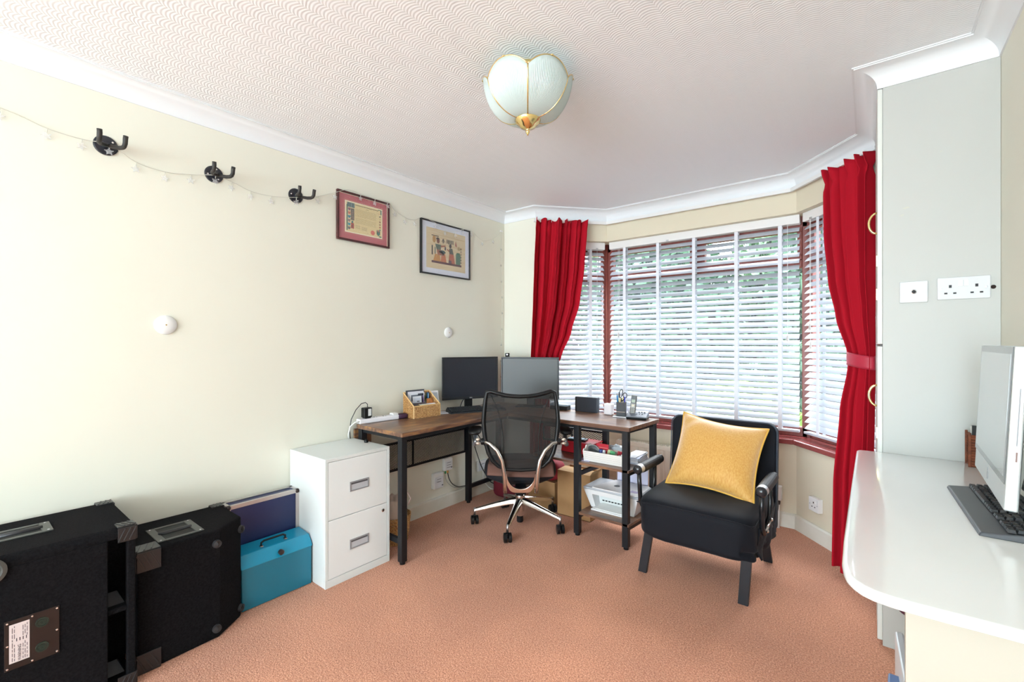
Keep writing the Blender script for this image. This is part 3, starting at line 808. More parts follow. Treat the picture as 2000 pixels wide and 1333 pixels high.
# pierced metal screens
def mesh_screen(p, q, z0, z1, cell=0.018, posts=(), sw=0.0011):
    a, b = Vector((p[0], p[1], 0)), Vector((q[0], q[1], 0)); L_ = (b-a).length; dr = (b-a).normalized()
    H = z1-z0; mb = MB(); ang = math.atan2(dr.y, dr.x)
    nx = int(L_/cell)
    rows = int(H/(cell*0.62))
    def P(x, z): return (a.x+dr.x*x, a.y+dr.y*x, z0+z)
    nrm = Vector((-dr.y, dr.x, 0))*0.0008
    for s in (1, -1):
        k = -int(H/cell*1.6)-1
        while k*cell < L_ + H*1.7:
            # diagonal strand clipped to the rectangle, slope 0.62
            x0 = k*cell if s == 1 else k*cell
            pts = []
            sl = 0.62*s
            zA = 0 if s == 1 else H
            xa = x0; xb = x0 + H/0.62
            za = zA; zb = zA + sl*(xb-xa)
            if xa < 0: za += sl*(0-xa); xa = 0
            if xb > L_: zb -= sl*(xb-L_); xb = L_
            if xb > xa + 1e-4:
                A_, B_ = Vector(P(xa, za)), Vector(P(xb, zb)); w_ = Vector((0, 0, sw))
                mb.add([A_-w_+nrm, B_-w_+nrm, B_+w_+nrm, A_+w_+nrm, A_-w_-nrm, B_-w_-nrm, B_+w_-nrm, A_+w_-nrm], [(0, 1, 2, 3), (7, 6, 5, 4), (0, 4, 5, 1), (3, 2, 6, 7)])
            k += 1
    o = ko(mb, 'mesh_screen', BLACKM); o['kind'] = 'stuff'
    for z in (z0, z1): bar((p[0], p[1], z), (q[0], q[1], z), 0.014, 0.012, 'screen_rail')
    for t in (0.0,) + tuple(posts) + (1.0,):
        c = a + (b-a)*t
        ko(MB().box(c.x-0.005, c.x+0.005, c.y-0.005, c.y+0.005, z0, z1), 'screen_post', BLACKM)
mesh_screen((0.058, 1.66), (0.058, 2.55), 0.405, 0.585, posts=(0.42,))
mesh_screen((0.53, 2.952), (1.05, 2.952), 0.50, 0.612, cell=0.022, posts=(0.5,), sw=0.0017)
ko(MB().box(0.012, 0.026, 1.60, 1.72, 0.60, 0.72), 'power_ledge', WOODY)

# ------------------------------------------------------------------ filing cabinet
CAB = mat('pale_grey_enamel', '#e4e8e6', 0.38)
fc = thing('filing_cabinet', 'pale grey two-drawer steel filing cabinet between the desk and the teal box', 'filing cabinet', (0.2, 1.404, 0))
# local: front faces +x
MB().box(-0.195, 0.168, -0.197, 0.197, 0.0, 0.662).out('carcass', CAB, fc, bevel=0.003)
MB().box(0.168, 0.180, -0.197, 0.197, 0.0, 0.040).box(0.168, 0.180, -0.197, 0.197, 0.645, 0.662).box(0.168, 0.180, -0.197, -0.180, 0.040, 0.645).box(0.168, 0.180, 0.180, 0.197, 0.040, 0.645).out('front_frame', CAB, fc, bevel=0.0015)
for z0, z1, zh in ((0.344, 0.643, 0.49), (0.042, 0.341, 0.182)):
    dr = MB().box(0.168, 0.1795, -0.1785, 0.1785, z0, z1).out('drawer', mat('drawer_enamel', '#eef1f0', 0.35), fc, bevel=0.002)
    hd = MB()
    y0, y1 = -0.058, 0.058; a, b = zh-0.026, zh+0.026
    hd.box(0.1795, 0.1835, y0, y1, a, a+0.007).box(0.1795, 0.1835, y0, y1, b-0.007, b).box(0.1795, 0.1835, y0, y0+0.008, a+0.007, b-0.007).box(0.1795, 0.1835, y1-0.008, y1, a+0.007, b-0.007)
    h = hd.out('recessed_handle', mat('handle_grey', '#9fa0a4', 0.4, metal=0.3), dr, bevel=0.001)
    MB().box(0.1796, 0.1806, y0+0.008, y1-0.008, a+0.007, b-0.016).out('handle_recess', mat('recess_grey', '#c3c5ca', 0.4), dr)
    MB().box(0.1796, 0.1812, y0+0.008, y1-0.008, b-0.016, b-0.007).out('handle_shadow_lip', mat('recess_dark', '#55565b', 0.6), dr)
MB().lathe([(0.009, 0.1795), (0.009, 0.1835), (0.005, 0.185)], 18, (0, 0.150, 0.306), 'x').out('lock', CHROME, fc, smooth=False)
MB().lathe([(0.0035, 0.185), (0.002, 0.1856)], 8, (0, 0.150, 0.306), 'x').out('keyhole', BLACKP, fc)
kb_ = MB().lathe([(0.010, 0.662), (0.012, 0.665), (0.012, 0.674), (0.008, 0.680), (0.003, 0.681)], 14, (0.191, 1.572, 0))
tag(kb_.out('rubber_stopper', BLACKP, None, smooth=True), 'small black rubber knob lying on top of the filing cabinet', 'stopper')

# ------------------------------------------------------------------ teal metal file box and blue flight case
TEAL = mat('teal_enamel', '#0b7591', 0.32, coat=0.3)
tb = thing('file_box', 'glossy teal metal file box with a black carry handle on the carpet', 'box', (0.2, 1.03, 0))
MB().box(-0.075, 0.062, -0.168, 0.168, 0.002, 0.205).out('body', TEAL, tb, bevel=0.004)
MB().hexa([(-0.079, -0.172, 0.198), (0.068, -0.172, 0.198), (0.068, 0.172, 0.198), (-0.079, 0.172, 0.198)],
          [(-0.079, -0.172, 0.262), (0.030, -0.172, 0.252), (0.030, 0.172, 0.252), (-0.079, 0.172, 0.262)]).out('lid', mat('teal_lid', '#0f8fb4', 0.28, coat=0.3), tb, bevel=0.005, seg=3)
h = MB().tube([(0.002, -0.058, 0.252), (0.006, -0.058, 0.275), (0.006, -0.045, 0.282), (0.006, 0.045, 0.282), (0.006, 0.058, 0.275), (0.002, 0.058, 0.252)], 0.005, 8).out('carry_handle', BLACKP, tb, smooth=True)
for y in (-0.058, 0.058): MB().bx((0.006, y, 0.258), (0.018, 0.014, 0.006)).out('handle_bracket', CHROME, h, bevel=0.001)
MB().lathe([(0.013, 0.060), (0.013, 0.0735), (0.008, 0.076)], 18, (0, 0.01, 0.222), 'x').out('latch', mat('latch_dark', '#33292a', 0.3), tb)

NAVY = mat('navy_laminate', '#1f2a55', 0.35, noise=(8, '#273260', 0.3))
fcz = thing('flight_case', 'navy blue flight case with silver edging leaning behind the teal box', 'case', (0.066, 1.030, 0.0))
MB().box(-0.040, 0.040, -0.172, 0.172, 0.004, 0.458).out('panels', NAVY, fcz)
e_ = MB()
def edge(a, b, t=0.009):
    a, b = Vector(a), Vector(b)
    lo = [min(a[i], b[i]) - t for i in range(3)]; hi = [max(a[i], b[i]) + t for i in range(3)]
    e_.box(lo[0], hi[0], lo[1], hi[1], lo[2], hi[2])
X0, X1, Y0, Y1, Z0, Z1 = -0.036, 0.036, -0.168, 0.168, 0.010, 0.453
for x in (X0, X1):
    for z in (Z0, Z1): edge((x, Y0, z), (x, Y1, z))
    for y in (Y0, Y1): edge((x, y, Z0), (x, y, Z1))
for y in (Y0, Y1):
    for z in (Z0, Z1): edge((X0, y, z), (X1, y, z))
edge((0.012, Y0, Z1), (0.012, Y1, Z1), 0.0095) if False else None
e_.out('aluminium_edging', mat('case_edging', '#c9c2c0', 0.3, metal=0.7), fcz)
MB().box(-0.030, -0.022, -0.160, 0.160, 0.4615, 0.4635).out('lid_seam', mat('case_edging', '#c9c2c0'), fcz)
for x in (X1,):
    for y in (Y0, Y1):
        for z in (Z0, Z1):
            MB().ball((x+0.004, y, z), 0.012, 10).out('corner_ball', mat('corner_dark', '#3b302e', 0.35, metal=0.5), fcz, smooth=True)
for y in (Y0-0.005,):
    MB().box(-0.02, 0.012, y-0.006, y, 0.41, 0.44).out('catch', mat('corner_dark', '#3b302e'), fcz)

# ------------------------------------------------------------------ loudspeakers
CORN = mat('grey_corner_plastic', '#252527', 0.3)
HNDL = mat('handle_plate', '#4a4b48', 0.4)
s1 = thing('loudspeaker', 'large black carpeted bass cabinet with slotted ports nearest the camera', 'speaker', (0.235, 0.0, 0))
def so1(mb, name, m, par=s1, **k): return mb.out(name, m, par, org=(0.235, 0.0, 0), **k)
hole = MB()
# main body up to the port recess; carpet covered, with handle recess in the top
so1(MB().box(0.03, 0.44, -0.35, 0.362, 0.0, 0.556), 'cabinet', CARPET_SPK, bevel=0.003)
so1(MB().prism([(0.03, 0.5555), (0.44, 0.5555), (0.439, 0.572), (0.431, 0.585), (0.418, 0.592), (0.05, 0.592), (0.03, 0.58)], -0.35, 0.440, 'y'), 'top_board', CARPET_SPK, bevel=0.004)
so1(MB().box(0.03, 0.436, 0.362, 0.440, 0.0, 0.035), 'port_bottom_board', CARPET_SPK, bevel=0.004)
so1(MB().box(0.06, 0.43, 0.362, 0.425, 0.286, 0.305), 'port_shelf', CARPET_SPK, bevel=0.003)
so1(MB().box(0.03, 0.28, 0.362, 0.440, 0.035, 0.560), 'port_back_board', CARPET_SPK)
so1(MB().box(0.408, 0.436, 0.416, 0.440, 0.035, 0.560), 'front_edge_post', CARPET_SPK, bevel=0.004)
for z0 in (0.05, 0.305):
    so1(MB().hexa([(0.30, 0.363, z0), (0.40, 0.363, z0), (0.40, 0.415, z0), (0.30, 0.415, z0)], [(0.30, 0.363, z0+0.002), (0.36, 0.363, z0+0.035), (0.36, 0.40, z0+0.035), (0.30, 0.415, z0+0.002)]), 'port_flare', mat('flare_grey', '#202124', 0.5))
def corner_cap(fn, par, cx, cy, cz, dx, dy, dz, s=0.052):
    """three-flap moulded corner with raised ribs"""
    t = 0.004
    mb = MB()
    x0, x1 = sorted((cx, cx+dx*s)); y0, y1 = sorted((cy, cy+dy*s)); z0, z1 = sorted((cz, cz+dz*s))
    mb.box(x0, x1, y0, y1, cz-(t if dz > 0 else 0), cz+(t if dz < 0 else 0))
    mb.box(cx-(t if dx > 0 else 0), cx+(t if dx < 0 else 0), y0, y1, z0, z1)
    mb.box(x0, x1, cy-(t if dy > 0 else 0), cy+(t if dy < 0 else 0), z0, z1)
    for i in range(3):
        f = (i+0.6)/3.4
        mb.bx((cx+dx*s*0.5, cy+dy*s*f, cz - dz*(t+0.001)), (s*0.9, 0.006, 0.003), (0, 0, R(20)*dx*dy))
        mb.bx((cx - dx*(t+0.001), cy+dy*s*f, cz+dz*s*0.5), (0.003, 0.006, s*0.9), (R(25)*dy, 0, 0))
    return fn(mb, 'corner_cap', CORN, par, bevel=0.0025, seg=2)
for c in ((0.437, 0.441, 0.592, -1, -1, -1), (0.031, 0.441, 0.592, 1, -1, -1), (0.437, 0.441, 0.003, -1, -1, 1)):
    corner_cap(so1, s1, *c)
def recessed_handle(fn, par, x0, x1, y0, y1, z, bar_along='y'):
    """plate frame with a painted-in dark cup and a grip bar, in a horizontal top face"""
    fr = 0.028; t = 0.004
    p = MB()
    p.box(x0, x1, y0, y0+fr, z, z+t).box(x0, x1, y1-fr, y1, z, z+t).box(x0, x0+fr*0.6, y0+fr, y1-fr, z, z+t).box(x1-fr*0.6, x1, y0+fr, y1-fr, z, z+t)
    pl = fn(p, 'handle_plate', HNDL, par, bevel=0.002)
    fn(MB().box(x0+fr*0.6, x1-fr*0.6, y0+fr, y1-fr, z+0.0002, z+0.0012), 'cup_shade', mat('cup_shade_black', '#07070a', 0.6), pl)  # flat black sheet paints the shade inside the cup
    xm = (x0+x1)/2
    fn(MB().tube([(xm, y0+fr*0.8, z+0.002), (xm, y1-fr*0.8, z+0.002)], 0.009, 10), 'grip', mat('grip_grey', '#2c2d31', 0.4), pl, smooth=True)
    for cx in (x0+0.012, x1-0.012):
        for cy in (y0+0.012, y1-0.012):
            fn(MB().lathe([(0.004, z+t), (0.003, z+t+0.0015)], 8, (cx, cy, 0)), 'screw', SILVER, pl)
    return pl
recessed_handle(so1, s1, 0.155, 0.275, 0.075, 0.245, 0.592)
so1(MB().lathe([(0.040, 0.4405), (0.040, 0.447), (0.030, 0.449), (0.026, 0.4425), (0.012, 0.4425), (0.010, 0.446), (0.002, 0.446)], 28, (0, 0.085, 0.575 - 0.02), 'x'), 'pole_socket', HNDL, smooth=False)
pp = so1(MB().box(0.440, 0.4425, 0.118, 0.240, 0.232, 0.388), 'connector_plate', mat('plate_brown', '#1c1312', 0.4), bevel=0.001)
PX = 0.4425
so1(MB().box(PX, PX+0.0008, 0.128, 0.172, 0.253, 0.374), 'rating_label', mat('label_paper', '#d8cbca', 0.5), pp)
ink = mat('label_ink', '#4a4147', 0.6)
lm = MB(); rr = random.Random(9)
for i, y in enumerate((0.134, 0.1385, 0.157, 0.1615, 0.166)):
    z = 0.258
    while z < 0.362:
        l = rr.uniform(0.006, 0.018)
        if not (0.305 < z < 0.32): lm.box(PX+0.0008, PX+0.001, y, y+0.0014, z, min(z+l, 0.368))
        z += l + 0.004
for y in (0.143, 0.150, 0.157, 0.164): lm.box(PX+0.0008, PX+0.001, y, y+0.002, 0.318, 0.328)
so1(lm, 'label_lines', ink, pp)
text('WARNING', 0.0105, 'label_text', mat('label_ink', '#4a4147'), pp, (PX+0.001-0.235, 0.1505, 0.281), (R(90), R(-90), R(90)))
for z in (0.352, 0.272):
    c = so1(MB().lathe([(0.0155, PX), (0.0155, PX+0.003), (0.0125, PX+0.003), (0.0125, PX+0.001), (0.008, PX+0.001), (0.008, PX+0.003), (0.004, PX+0.003), (0.004, PX+0.0012)], 24, (0, 0.2, z), 'x'), 'connector', mat('connector_green', '#1d2f28', 0.4), pp)
for y in (0.124, 0.178, 0.234):
    for z in (0.239, 0.31, 0.381):
        if y == 0.178 and z == 0.31: continue
        so1(MB().lathe([(0.0032, PX), (0.0025, PX+0.0015)], 8, (0, y, z), 'x'), 'screw', mat('bright_screw', '#e6e0dc', 0.2, metal=0.8), pp)

s2 = thing('loudspeaker', 'black carpeted wedge monitor speaker with rubber feet between the bass cabinet and teal box', 'speaker', (0.2, 0.65, 0))
def so2(mb, name, m, par=s2, **k): return mb.out(name, m, par, org=(0.2, 0.65, 0), **k)
so2(MB().prism([(0.03, 0.455), (0.386, 0.455), (0.372, 0.735), (0.285, 0.852), (0.03, 0.852)], 0.0, 0.462), 'cabinet', CARPET_SPK, bevel=0.010, seg=3)
recessed_handle(so2, s2, 0.155, 0.335, 0.53, 0.69, 0.462)
for c in ((0.388, 0.452, 0.463, -1, 1, -1), (0.388, 0.452, 0.002, -1, 1, 1)): corner_cap(so2, s2, *c, s=0.075)
corner_cap(so2, s2, 0.028, 0.853, 0.463, 1, -1, -1, s=0.05)
def rubber_foot(fn, par, p, n):
    n = Vector(n).normalized(); p = Vector(p)
    mb = MB()
    mb.tube([p, p+n*0.012, p+n*0.0121, p+n*0.005], [0.017, 0.016, 0.007, 0.006], 16)
    return fn(mb, 'rubber_foot', mat('rubber_grey', '#2b2a2c', 0.6), par)
nn = Vector((0.117, 0.087, 0)).normalized()
for z in (0.405, 0.045):
    rubber_foot(so2, s2, (0.374, 0.722, z), (1, 0.05, 0))
    rubber_foot(so2, s2, (0.290, 0.845, z), nn)

# ------------------------------------------------------------------ monitors
def monitor(label, A, B, z0, z1, scr, badge=True):
    d = Vector((B[0]-A[0], B[1]-A[1])); w_ = d.length; rz = math.atan2(d.y, d.x)
    mx, my = (A[0]+B[0])/2, (A[1]+B[1])/2
    m = thing('monitor', label, 'monitor', (mx, my, DH), rz, 'monitors on the corner desk')
    h = w_/2; a, b = z0-DH, z1-DH; f = 0.013
    q = MB().box(-h, h, -0.012, 0, a, a+f+0.006).box(-h, h, -0.012, 0, b-f, b).box(-h, -h+f, -0.012, 0, a+f+0.006, b-f).box(h-f, h, -0.012, 0, a+f+0.006, b-f)
    q.out('bezel', mat('monitor_bezel', '#1d1f23', 0.4), m, bevel=0.003, seg=2)
    MB().hexa([(-h+0.003, 0, a+0.003), (h-0.003, 0, a+0.003), (h-0.04, 0.038, a+0.05), (-h+0.04, 0.038, a+0.05)],
              [(-h+0.003, 0, b-0.003), (h-0.003, 0, b-0.003), (h-0.04, 0.038, b-0.05), (-h+0.04, 0.038, b-0.05)]).out('rear_case', DKGREY, m, bevel=0.004)
    MB().box(-h+f, h-f, -0.0075, -0.005, a+f+0.006, b-f).out('screen', scr, m)
    MB().box(-0.032, 0.032, 0.035, 0.052, 0.012, (a+b)/2+0.03).out('stand_neck', BLACKP, m, bevel=0.004)
    MB().box(-0.11, 0.11, -0.035, 0.075, 0, 0.012).out('stand_base', BLACKP, m, bevel=0.004)
    if badge:
        text('DELL', 0.011, 'badge', mat('badge_silver', '#d5d6d8', 0.4), m, (0.0, -0.0122, a+0.0095), (R(90), 0, 0))
    return m
SCR1 = mat('screen_slate', '#23262e', 0.35)
SCR2 = mat('screen_grey', '#333431', 0.38)
monitor('black wide monitor on the left, screen dark, beside the white phone stand', (0.045, 2.315), (0.235, 2.735), 0.828, 1.150, SCR1)
m2 = monitor('black monitor on the right with a webcam on top, in front of the curtain', (0.235, 2.785), (0.655, 2.985), 0.820, 1.146, SCR2, False)
wcam = thing('webcam', 'small black webcam clipped on top of the right monitor', 'webcam', (0.283, 2.803, 1.147), R(25))
MB().box(-0.017, 0.017, -0.012, 0.014, 0, 0.006).out('clip', BLACKP, wcam, bevel=0.002)
MB().tube([(-0.016, 0, 0.018), (0.016, 0, 0.018)], 0.0125, 14).out('body', BLACKP, wcam, smooth=False, bevel=0.002)
MB().lathe([(0.008, -0.0125), (0.008, -0.015), (0.005, -0.0155)], 14, (0, 0, 0.018), 'y').out('lens', mat('lens_ring', '#8b8d92', 0.2, metal=0.6), wcam)

keyboard('black desk keyboard in front of the left monitor', (0.262, 2.462, DH), R(65), 0.44, 0.12, 0.0, KEYB, mat('kb_case', '#232529', 0.4), 0.022)

# ------------------------------------------------------------------ small things on the desk
ps = thing('power_strip', 'white extension lead with sockets on the near end of the desk', 'power strip', (0.052, 1.765, DH), R(90-6))
MB().box(-0.15, 0.13, -0.026, 0.026, 0, 0.030).out('body', mat('strip_white', '#efecf0', 0.35), ps, bevel=0.006, seg=3)
for x in (-0.035, 0.03, 0.095):
    s = MB()
    s.box(x-0.003, x+0.003, 0.006, 0.014, 0.0298, 0.0306).box(x-0.012, x-0.006, -0.012, -0.006, 0.0298, 0.0306).box(x+0.006, x+0.012, -0.012, -0.006, 0.0298, 0.0306)
    s.out('pin_slots', mat('socket_slot', '#2a2a2c'), ps)
MB().box(0.085, 0.125, -0.024, 0.024, 0.03, 0.042).out('raised_switch_block', WHITEP, ps, bevel=0.004)
pc_ = MB().tube([(0.055, 1.615, DH+0.016), (0.050, 1.585, DH+0.014), (0.035, 1.562, DH-0.01), (0.02, 1.560, DH-0.06), (0.017, 1.565, DH-0.085)], 0.0045, 8)
tag(pc_.out('mains_cable', mat('white_cable', '#e9e6e0', 0.5), None, smooth=True), 'white mains cable drooping over the near end of the desk', 'cable')
ad = thing('power_adapter', 'black plug-in power adapter with a looping black lead', 'adapter', (0.052, 1.668, DH+0.031), R(90))
MB().box(-0.028, 0.028, -0.02, 0.02, 0.006, 0.068).out('body', BLACKP, ad, bevel=0.005, seg=3)
MB().box(-0.02, 0.02, -0.018, 0.018, 0.0, 0.008).out('plug_face', BLACKP, ad, bevel=0.002)
MB().box(-0.002, 0.020, -0.0212, -0.0198, 0.016, 0.06).out('white_label', WHITEP, ad)
MB().tube([(0.006, 0, 0.068), (0.006, 0.0, 0.088), (-0.006, 0.004, 0.100), (-0.030, 0.012, 0.094), (-0.062, 0.022, 0.058), (-0.090, 0.030, 0.0), (-0.098, 0.034, -0.06), (-0.09, 0.036, -0.14)], 0.0024, 7).out('lead', BLACKP, ad, smooth=True)
gc = thing('glasses_case', 'dark purple soft glasses case beside the wicker desk basket', 'case', (0.080, 1.923, DH), R(80))
sbox(MB(), (0, 0, 0.0165), (0.035, 0.028, 0.0165), 0.55, 24, 10).out('case', mat('purple_felt', '#3f2039', 0.7), gc, smooth=True)
MB().box(-0.044, -0.028, -0.01, 0.01, 0.012, 0.018).out('zip_pull', BLACKP, gc, bevel=0.002)

WK = mat('honey_wicker', '#d9ab70', 0.65, noise=(160, '#9a6530', 0.12))
bk = thing('desk_organiser', 'honey coloured wicker desk basket full of cards and pens', 'basket', (0.115, 2.065, DH), R(85))
# local x along the desk edge, -y towards the room
b_ = MB()
BW, BD = 0.108, 0.062
rows = 9
for k in range(rows):
    z = 0.005 + k*0.0085
    n_ = 40
    pts = []
    for i in range(n_+1):
        f = i/n_
        pts.append((-BW + 2*BW*f, -BD - 0.0025*math.cos(PI*(i+k)), z))
    b_.tube(pts, 0.0042, 5)
    for sx in (-1, 1):
        b_.tube([(sx*BW, -BD + 2*BD*i/16, z) for i in range(17)] if k < rows else [], 0.0042, 5)
for k in range(rows, 19):     # rising side and back panels
    z = 0.005 + k*0.0085
    y0 = -BD + 2*BD*(k-rows+1)/10.5
    for sx in (-1, 1):
        b_.tube([(sx*BW, y0 + (BD-y0)*i/6, z) for i in range(7)], 0.0042, 5)
for k in range(0, 19):
    z = 0.005 + k*0.0085
    b_.tube([(-BW + 2*BW*i/24, BD, z) for i in range(25)], 0.0042, 5)
b_.out('weave', WK, bk)
rm = MB().tube([(-BW, BD, 0.165), (-BW, -BD, 0.081), (BW, -BD, 0.081), (BW, BD, 0.165)], 0.0055, 7, True)
for x in (-BW, BW): rm.tube([(x, -BD, 0.0), (x, -BD, 0.081)], 0.005, 6)
rm.out('rim', mat('wicker_rim', '#dcb37c', 0.6), bk)
st_ = MB()
for i in range(1, 22): st_.tube([(-BW+2*BW*i/22, -BD-0.004, 0.0), (-BW+2*BW*i/22, -BD-0.004, 0.078)], 0.0028, 5)
st_.out('uprights', WK, bk)
MB().box(-BW+0.004, BW-0.004, -BD+0.004, BD-0.004, 0.0, 0.03).out('inner_base', mat('wicker_shade', '#6e4824', 0.8), bk)
MB().box(0.045, 0.098, 0.005, 0.010, 0.03, 0.118).out('divider', mat('orange_wicker', '#c9844a', 0.7, noise=(90, '#8f5a30', 0.2)), bk)
def inbk(name, label, cat, x, y, z, w_, t, h, m, tilt=0, yaw=0, extra=None):
    a = R(85)
    X_, Y_ = 0.115 + x*math.cos(a) - y*math.sin(a), 2.065 + x*math.sin(a) + y*math.cos(a)
    o = thing(name, label, cat, (X_, Y_, DH+z), a + yaw)
    mb = MB(); mb.x = Matrix.Rotation(tilt, 4, 'X')
    mb.box(-w_/2, w_/2, -t/2, t/2, 0, h).out('card' if cat == 'card' else 'cover', m, o, bevel=0.0005)
    if extra: extra(o, tilt, w_, t, h)
    return o
def stamp(spec):
    def f(o, tilt, w_, t, h):
        mb = MB(); mb.x = Matrix.Rotation(tilt, 4, 'X')
        for (x0, x1, z0, z1, c) in spec:
            mb.box(x0*w_, x1*w_, -t/2-0.0006, -t/2, z0*h, z1*h, c)
        mb.out('printed_motif', print_mat(), o)
    return f
inbk('notebook', 'tall dark grey notebook at the back of the wicker desk basket', 'notebook', -0.018, 0.048, 0.03, 0.15, 0.006, 0.150, mat('nb_grey', '#4b4d55', 0.5), R(-3), 0, stamp([(-0.42, 0.46, 0.0, 0.93, '#e9e6ec')]))
inbk('printed_card', 'white postcard with a dark blue picture in the wicker desk basket', 'card', -0.012, 0.034, 0.03, 0.125, 0.002, 0.130, mat('card_white', '#e7e7ec', 0.5), R(-3), 0, stamp([(-0.40, 0.30, 0.58, 0.90, '#6d7480'), (0.05, 0.42, 0.3, 0.95, '#23263a')]))
inbk('photo_card', 'small white card with a black print line in the wicker desk basket', 'card', -0.022, 0.020, 0.03, 0.072, 0.002, 0.108, mat('card_white', '#e7e7ec', 0.5), R(-3), 0, stamp([(-0.4, 0.35, 0.50, 0.88, '#d4d9e4'), (-0.05, 0.25, 0.62, 0.70, '#22242a'), (-0.4, 0.4, 0.34, 0.44, '#5f6168')]))
inbk('patterned_purse', 'dark grey wallet with a gold flower and pale spots in the wicker basket', 'wallet', -0.025, -0.008, 0.03, 0.125, 0.010, 0.066, mat('purse_grey', '#57494d', 0.6), R(-14), 0,
     stamp([(-0.06, 0.10, 0.45, 0.75, '#cfae62'), (-0.02, 0.06, 0.35, 0.85, '#cfae62'), (-0.35, -0.32, 0.3, 0.4, '#efe3cf'), (-0.42, -0.39, 0.6, 0.7, '#efe3cf'), (0.25, 0.28, 0.5, 0.62, '#efe3cf'), (0.35, 0.39, 0.7, 0.8, '#d2c65a'), (-0.2, -0.17, 0.25, 0.36, '#efe3cf'), (-0.5, 0.5, 0.0, 0.12, '#2c2f5c')]))
inbk('glue_box', 'small cream box at the front of the wicker desk basket', 'box', -0.018, -0.040, 0.03, 0.055, 0.016, 0.058, mat('cream_card', '#dfe0cf', 0.5))
inbk('memo_block', 'black box at the front left of the wicker desk basket', 'box', -0.070, -0.036, 0.03, 0.040, 0.02, 0.056, BLACKP)
inbk('tape_roll', 'red and white packet at the front right of the wicker basket', 'packet', 0.052, -0.034, 0.03, 0.062, 0.02, 0.058, mat('packet_pale', '#e4dfe2', 0.5), 0, 0, stamp([(-0.25, 0.2, 0.35, 0.9, '#c9263f')]))
def pen(label, px, py, pz, tilt, az, col, ln=0.15, r=0.004, cap=None, group=None):
    o = thing('pen', label, 'pen', (px, py, pz), az, group)
    mb = MB(); mb.x = Matrix.Rotation(tilt, 4, 'Y')
    mb.lathe([(0.001, 0), (r, 0.008), (r, ln*0.62)], 8).out('barrel', mat('pen_' + col[1:], col, 0.4), o, smooth=True)
    mb = MB(); mb.x = Matrix.Rotation(tilt, 4, 'Y')
    c2 = cap or col
    mb.lathe([(r*1.12, ln*0.62), (r*1.12, ln*0.97), (r*0.6, ln)], 8).out('cap', mat('pen_' + c2[1:], c2, 0.4), o, smooth=True)
    return o
a85 = R(85)
for i, (x, c, ln, nm) in enumerate(((0.048, '#1d3b2c', 0.125, 'dark green'), (0.058, '#1b1b20', 0.130, 'black'), (0.068, '#1f6fb8', 0.128, 'bright blue'), (0.077, '#9ec3d8', 0.122, 'pale blue'), (0.088, '#2a2326', 0.128, 'thin black'), (0.040, '#6c5a86', 0.11, 'violet'))):
    y = 0.028
    pen('%s pen standing in the right back corner of the wicker basket' % nm, 0.115 + x*math.cos(a85) - y*math.sin(a85), 2.065 + x*math.sin(a85) + y*math.cos(a85), DH+0.031, R(4-2*i), a85, c, ln)

ph = thing('phone_stand', 'white device with a pale screen propped in a stand left of the monitors', 'stand', (0.068, 2.232, DH), R(72))
mb = MB(); mb.x = Matrix.Translation((0, 0, 0.055)) @ Matrix.Rotation(R(-14), 4, 'X')
mb.box(-0.031, 0.031, -0.005, 0.004, 0, 0.105); mb.out('body', mat('device_white', '#f0eff2', 0.3), ph, bevel=0.003)
mb = MB(); mb.x = Matrix.Translation((0, 0, 0.055)) @ Matrix.Rotation(R(-14), 4, 'X')
mb.box(-0.023, 0.023, -0.0058, -0.005, 0.010, 0.092); mb.out('screen', mat('device_screen', '#b9c2cb', 0.25), ph)
mb = MB()
mb.tube([(-0.022, -0.022, 0.062), (-0.022, -0.006, 0.050), (-0.018, 0.03, 0.0), (0.018, 0.03, 0.0), (0.022, -0.006, 0.050), (0.022, -0.022, 0.062)], 0.003, 6)
mb.box(-0.028, 0.028, -0.03, 0.045, 0, 0.004)
mb.out('holder', WHITEP, ph)
pap = thing('paper_sheets', 'white papers lying flat between the wicker basket and the keyboard', 'paper', (0.135, 2.275, DH+0.0005), R(70))
for i, (dx, dy, a) in enumerate(((0, 0, 0), (0.01, 0.006, 4), (-0.014, 0.004, -5))):
    MB().bx((dx, dy, 0.0008+i*0.0012), (0.15, 0.10, 0.001), (0, 0, R(a))).out('sheet', mat('sheet_white', '#e9eaf0', 0.6), pap)

ex = thing('storage_drive', 'upright dark slate plastic box standing at the back of the desk', 'electronics', (0.925, 2.935, DH), R(4))
MB().box(-0.088, 0.088, -0.014, 0.030, 0, 0.112).out('case', mat('slate_box', '#2f333d', 0.35), ex, bevel=0.005, seg=3)
MB().box(-0.087, -0.075, -0.0155, -0.012, 0.004, 0.108).out('side_grip', BLACKP, ex, bevel=0.001)
MB().box(0.008, 0.013, -0.0152, -0.013, 0.035, 0.052).out('indicator', mat('indicator_dark', '#1d2c33', 0.3), ex)
rb = thing('router', 'low black box with pale blue top at the back of the desk by the monitor', 'electronics', (0.700, 2.925, DH), R(4))
MB().box(-0.072, 0.072, -0.030, 0.038, 0, 0.030).out('case', BLACKP, rb, bevel=0.003)
MB().box(-0.074, 0.074, -0.031, 0.039, 0.030, 0.044).out('lid', mat('ice_blue', '#b7cbdc', 0.3), rb, bevel=0.004, seg=3)
wb2 = thing('white_canister', 'small plain white canister between the slate box and the pen pot', 'canister', (1.105, 2.93, DH), 0)
MB().box(-0.03, 0.03, -0.025, 0.025, 0, 0.078).out('body', mat('canister_white', '#eae2e4', 0.5), wb2, bevel=0.010, seg=4)
MB().box(-0.0305, 0.0305, -0.0255, 0.0255, 0.066, 0.079).out('lid', WHITEP, wb2, bevel=0.010, seg=4)
flat = thing('mobile_phone', 'flat silver edged device lying under the black pen pot', 'phone', (1.215, 2.888, DH), R(12))
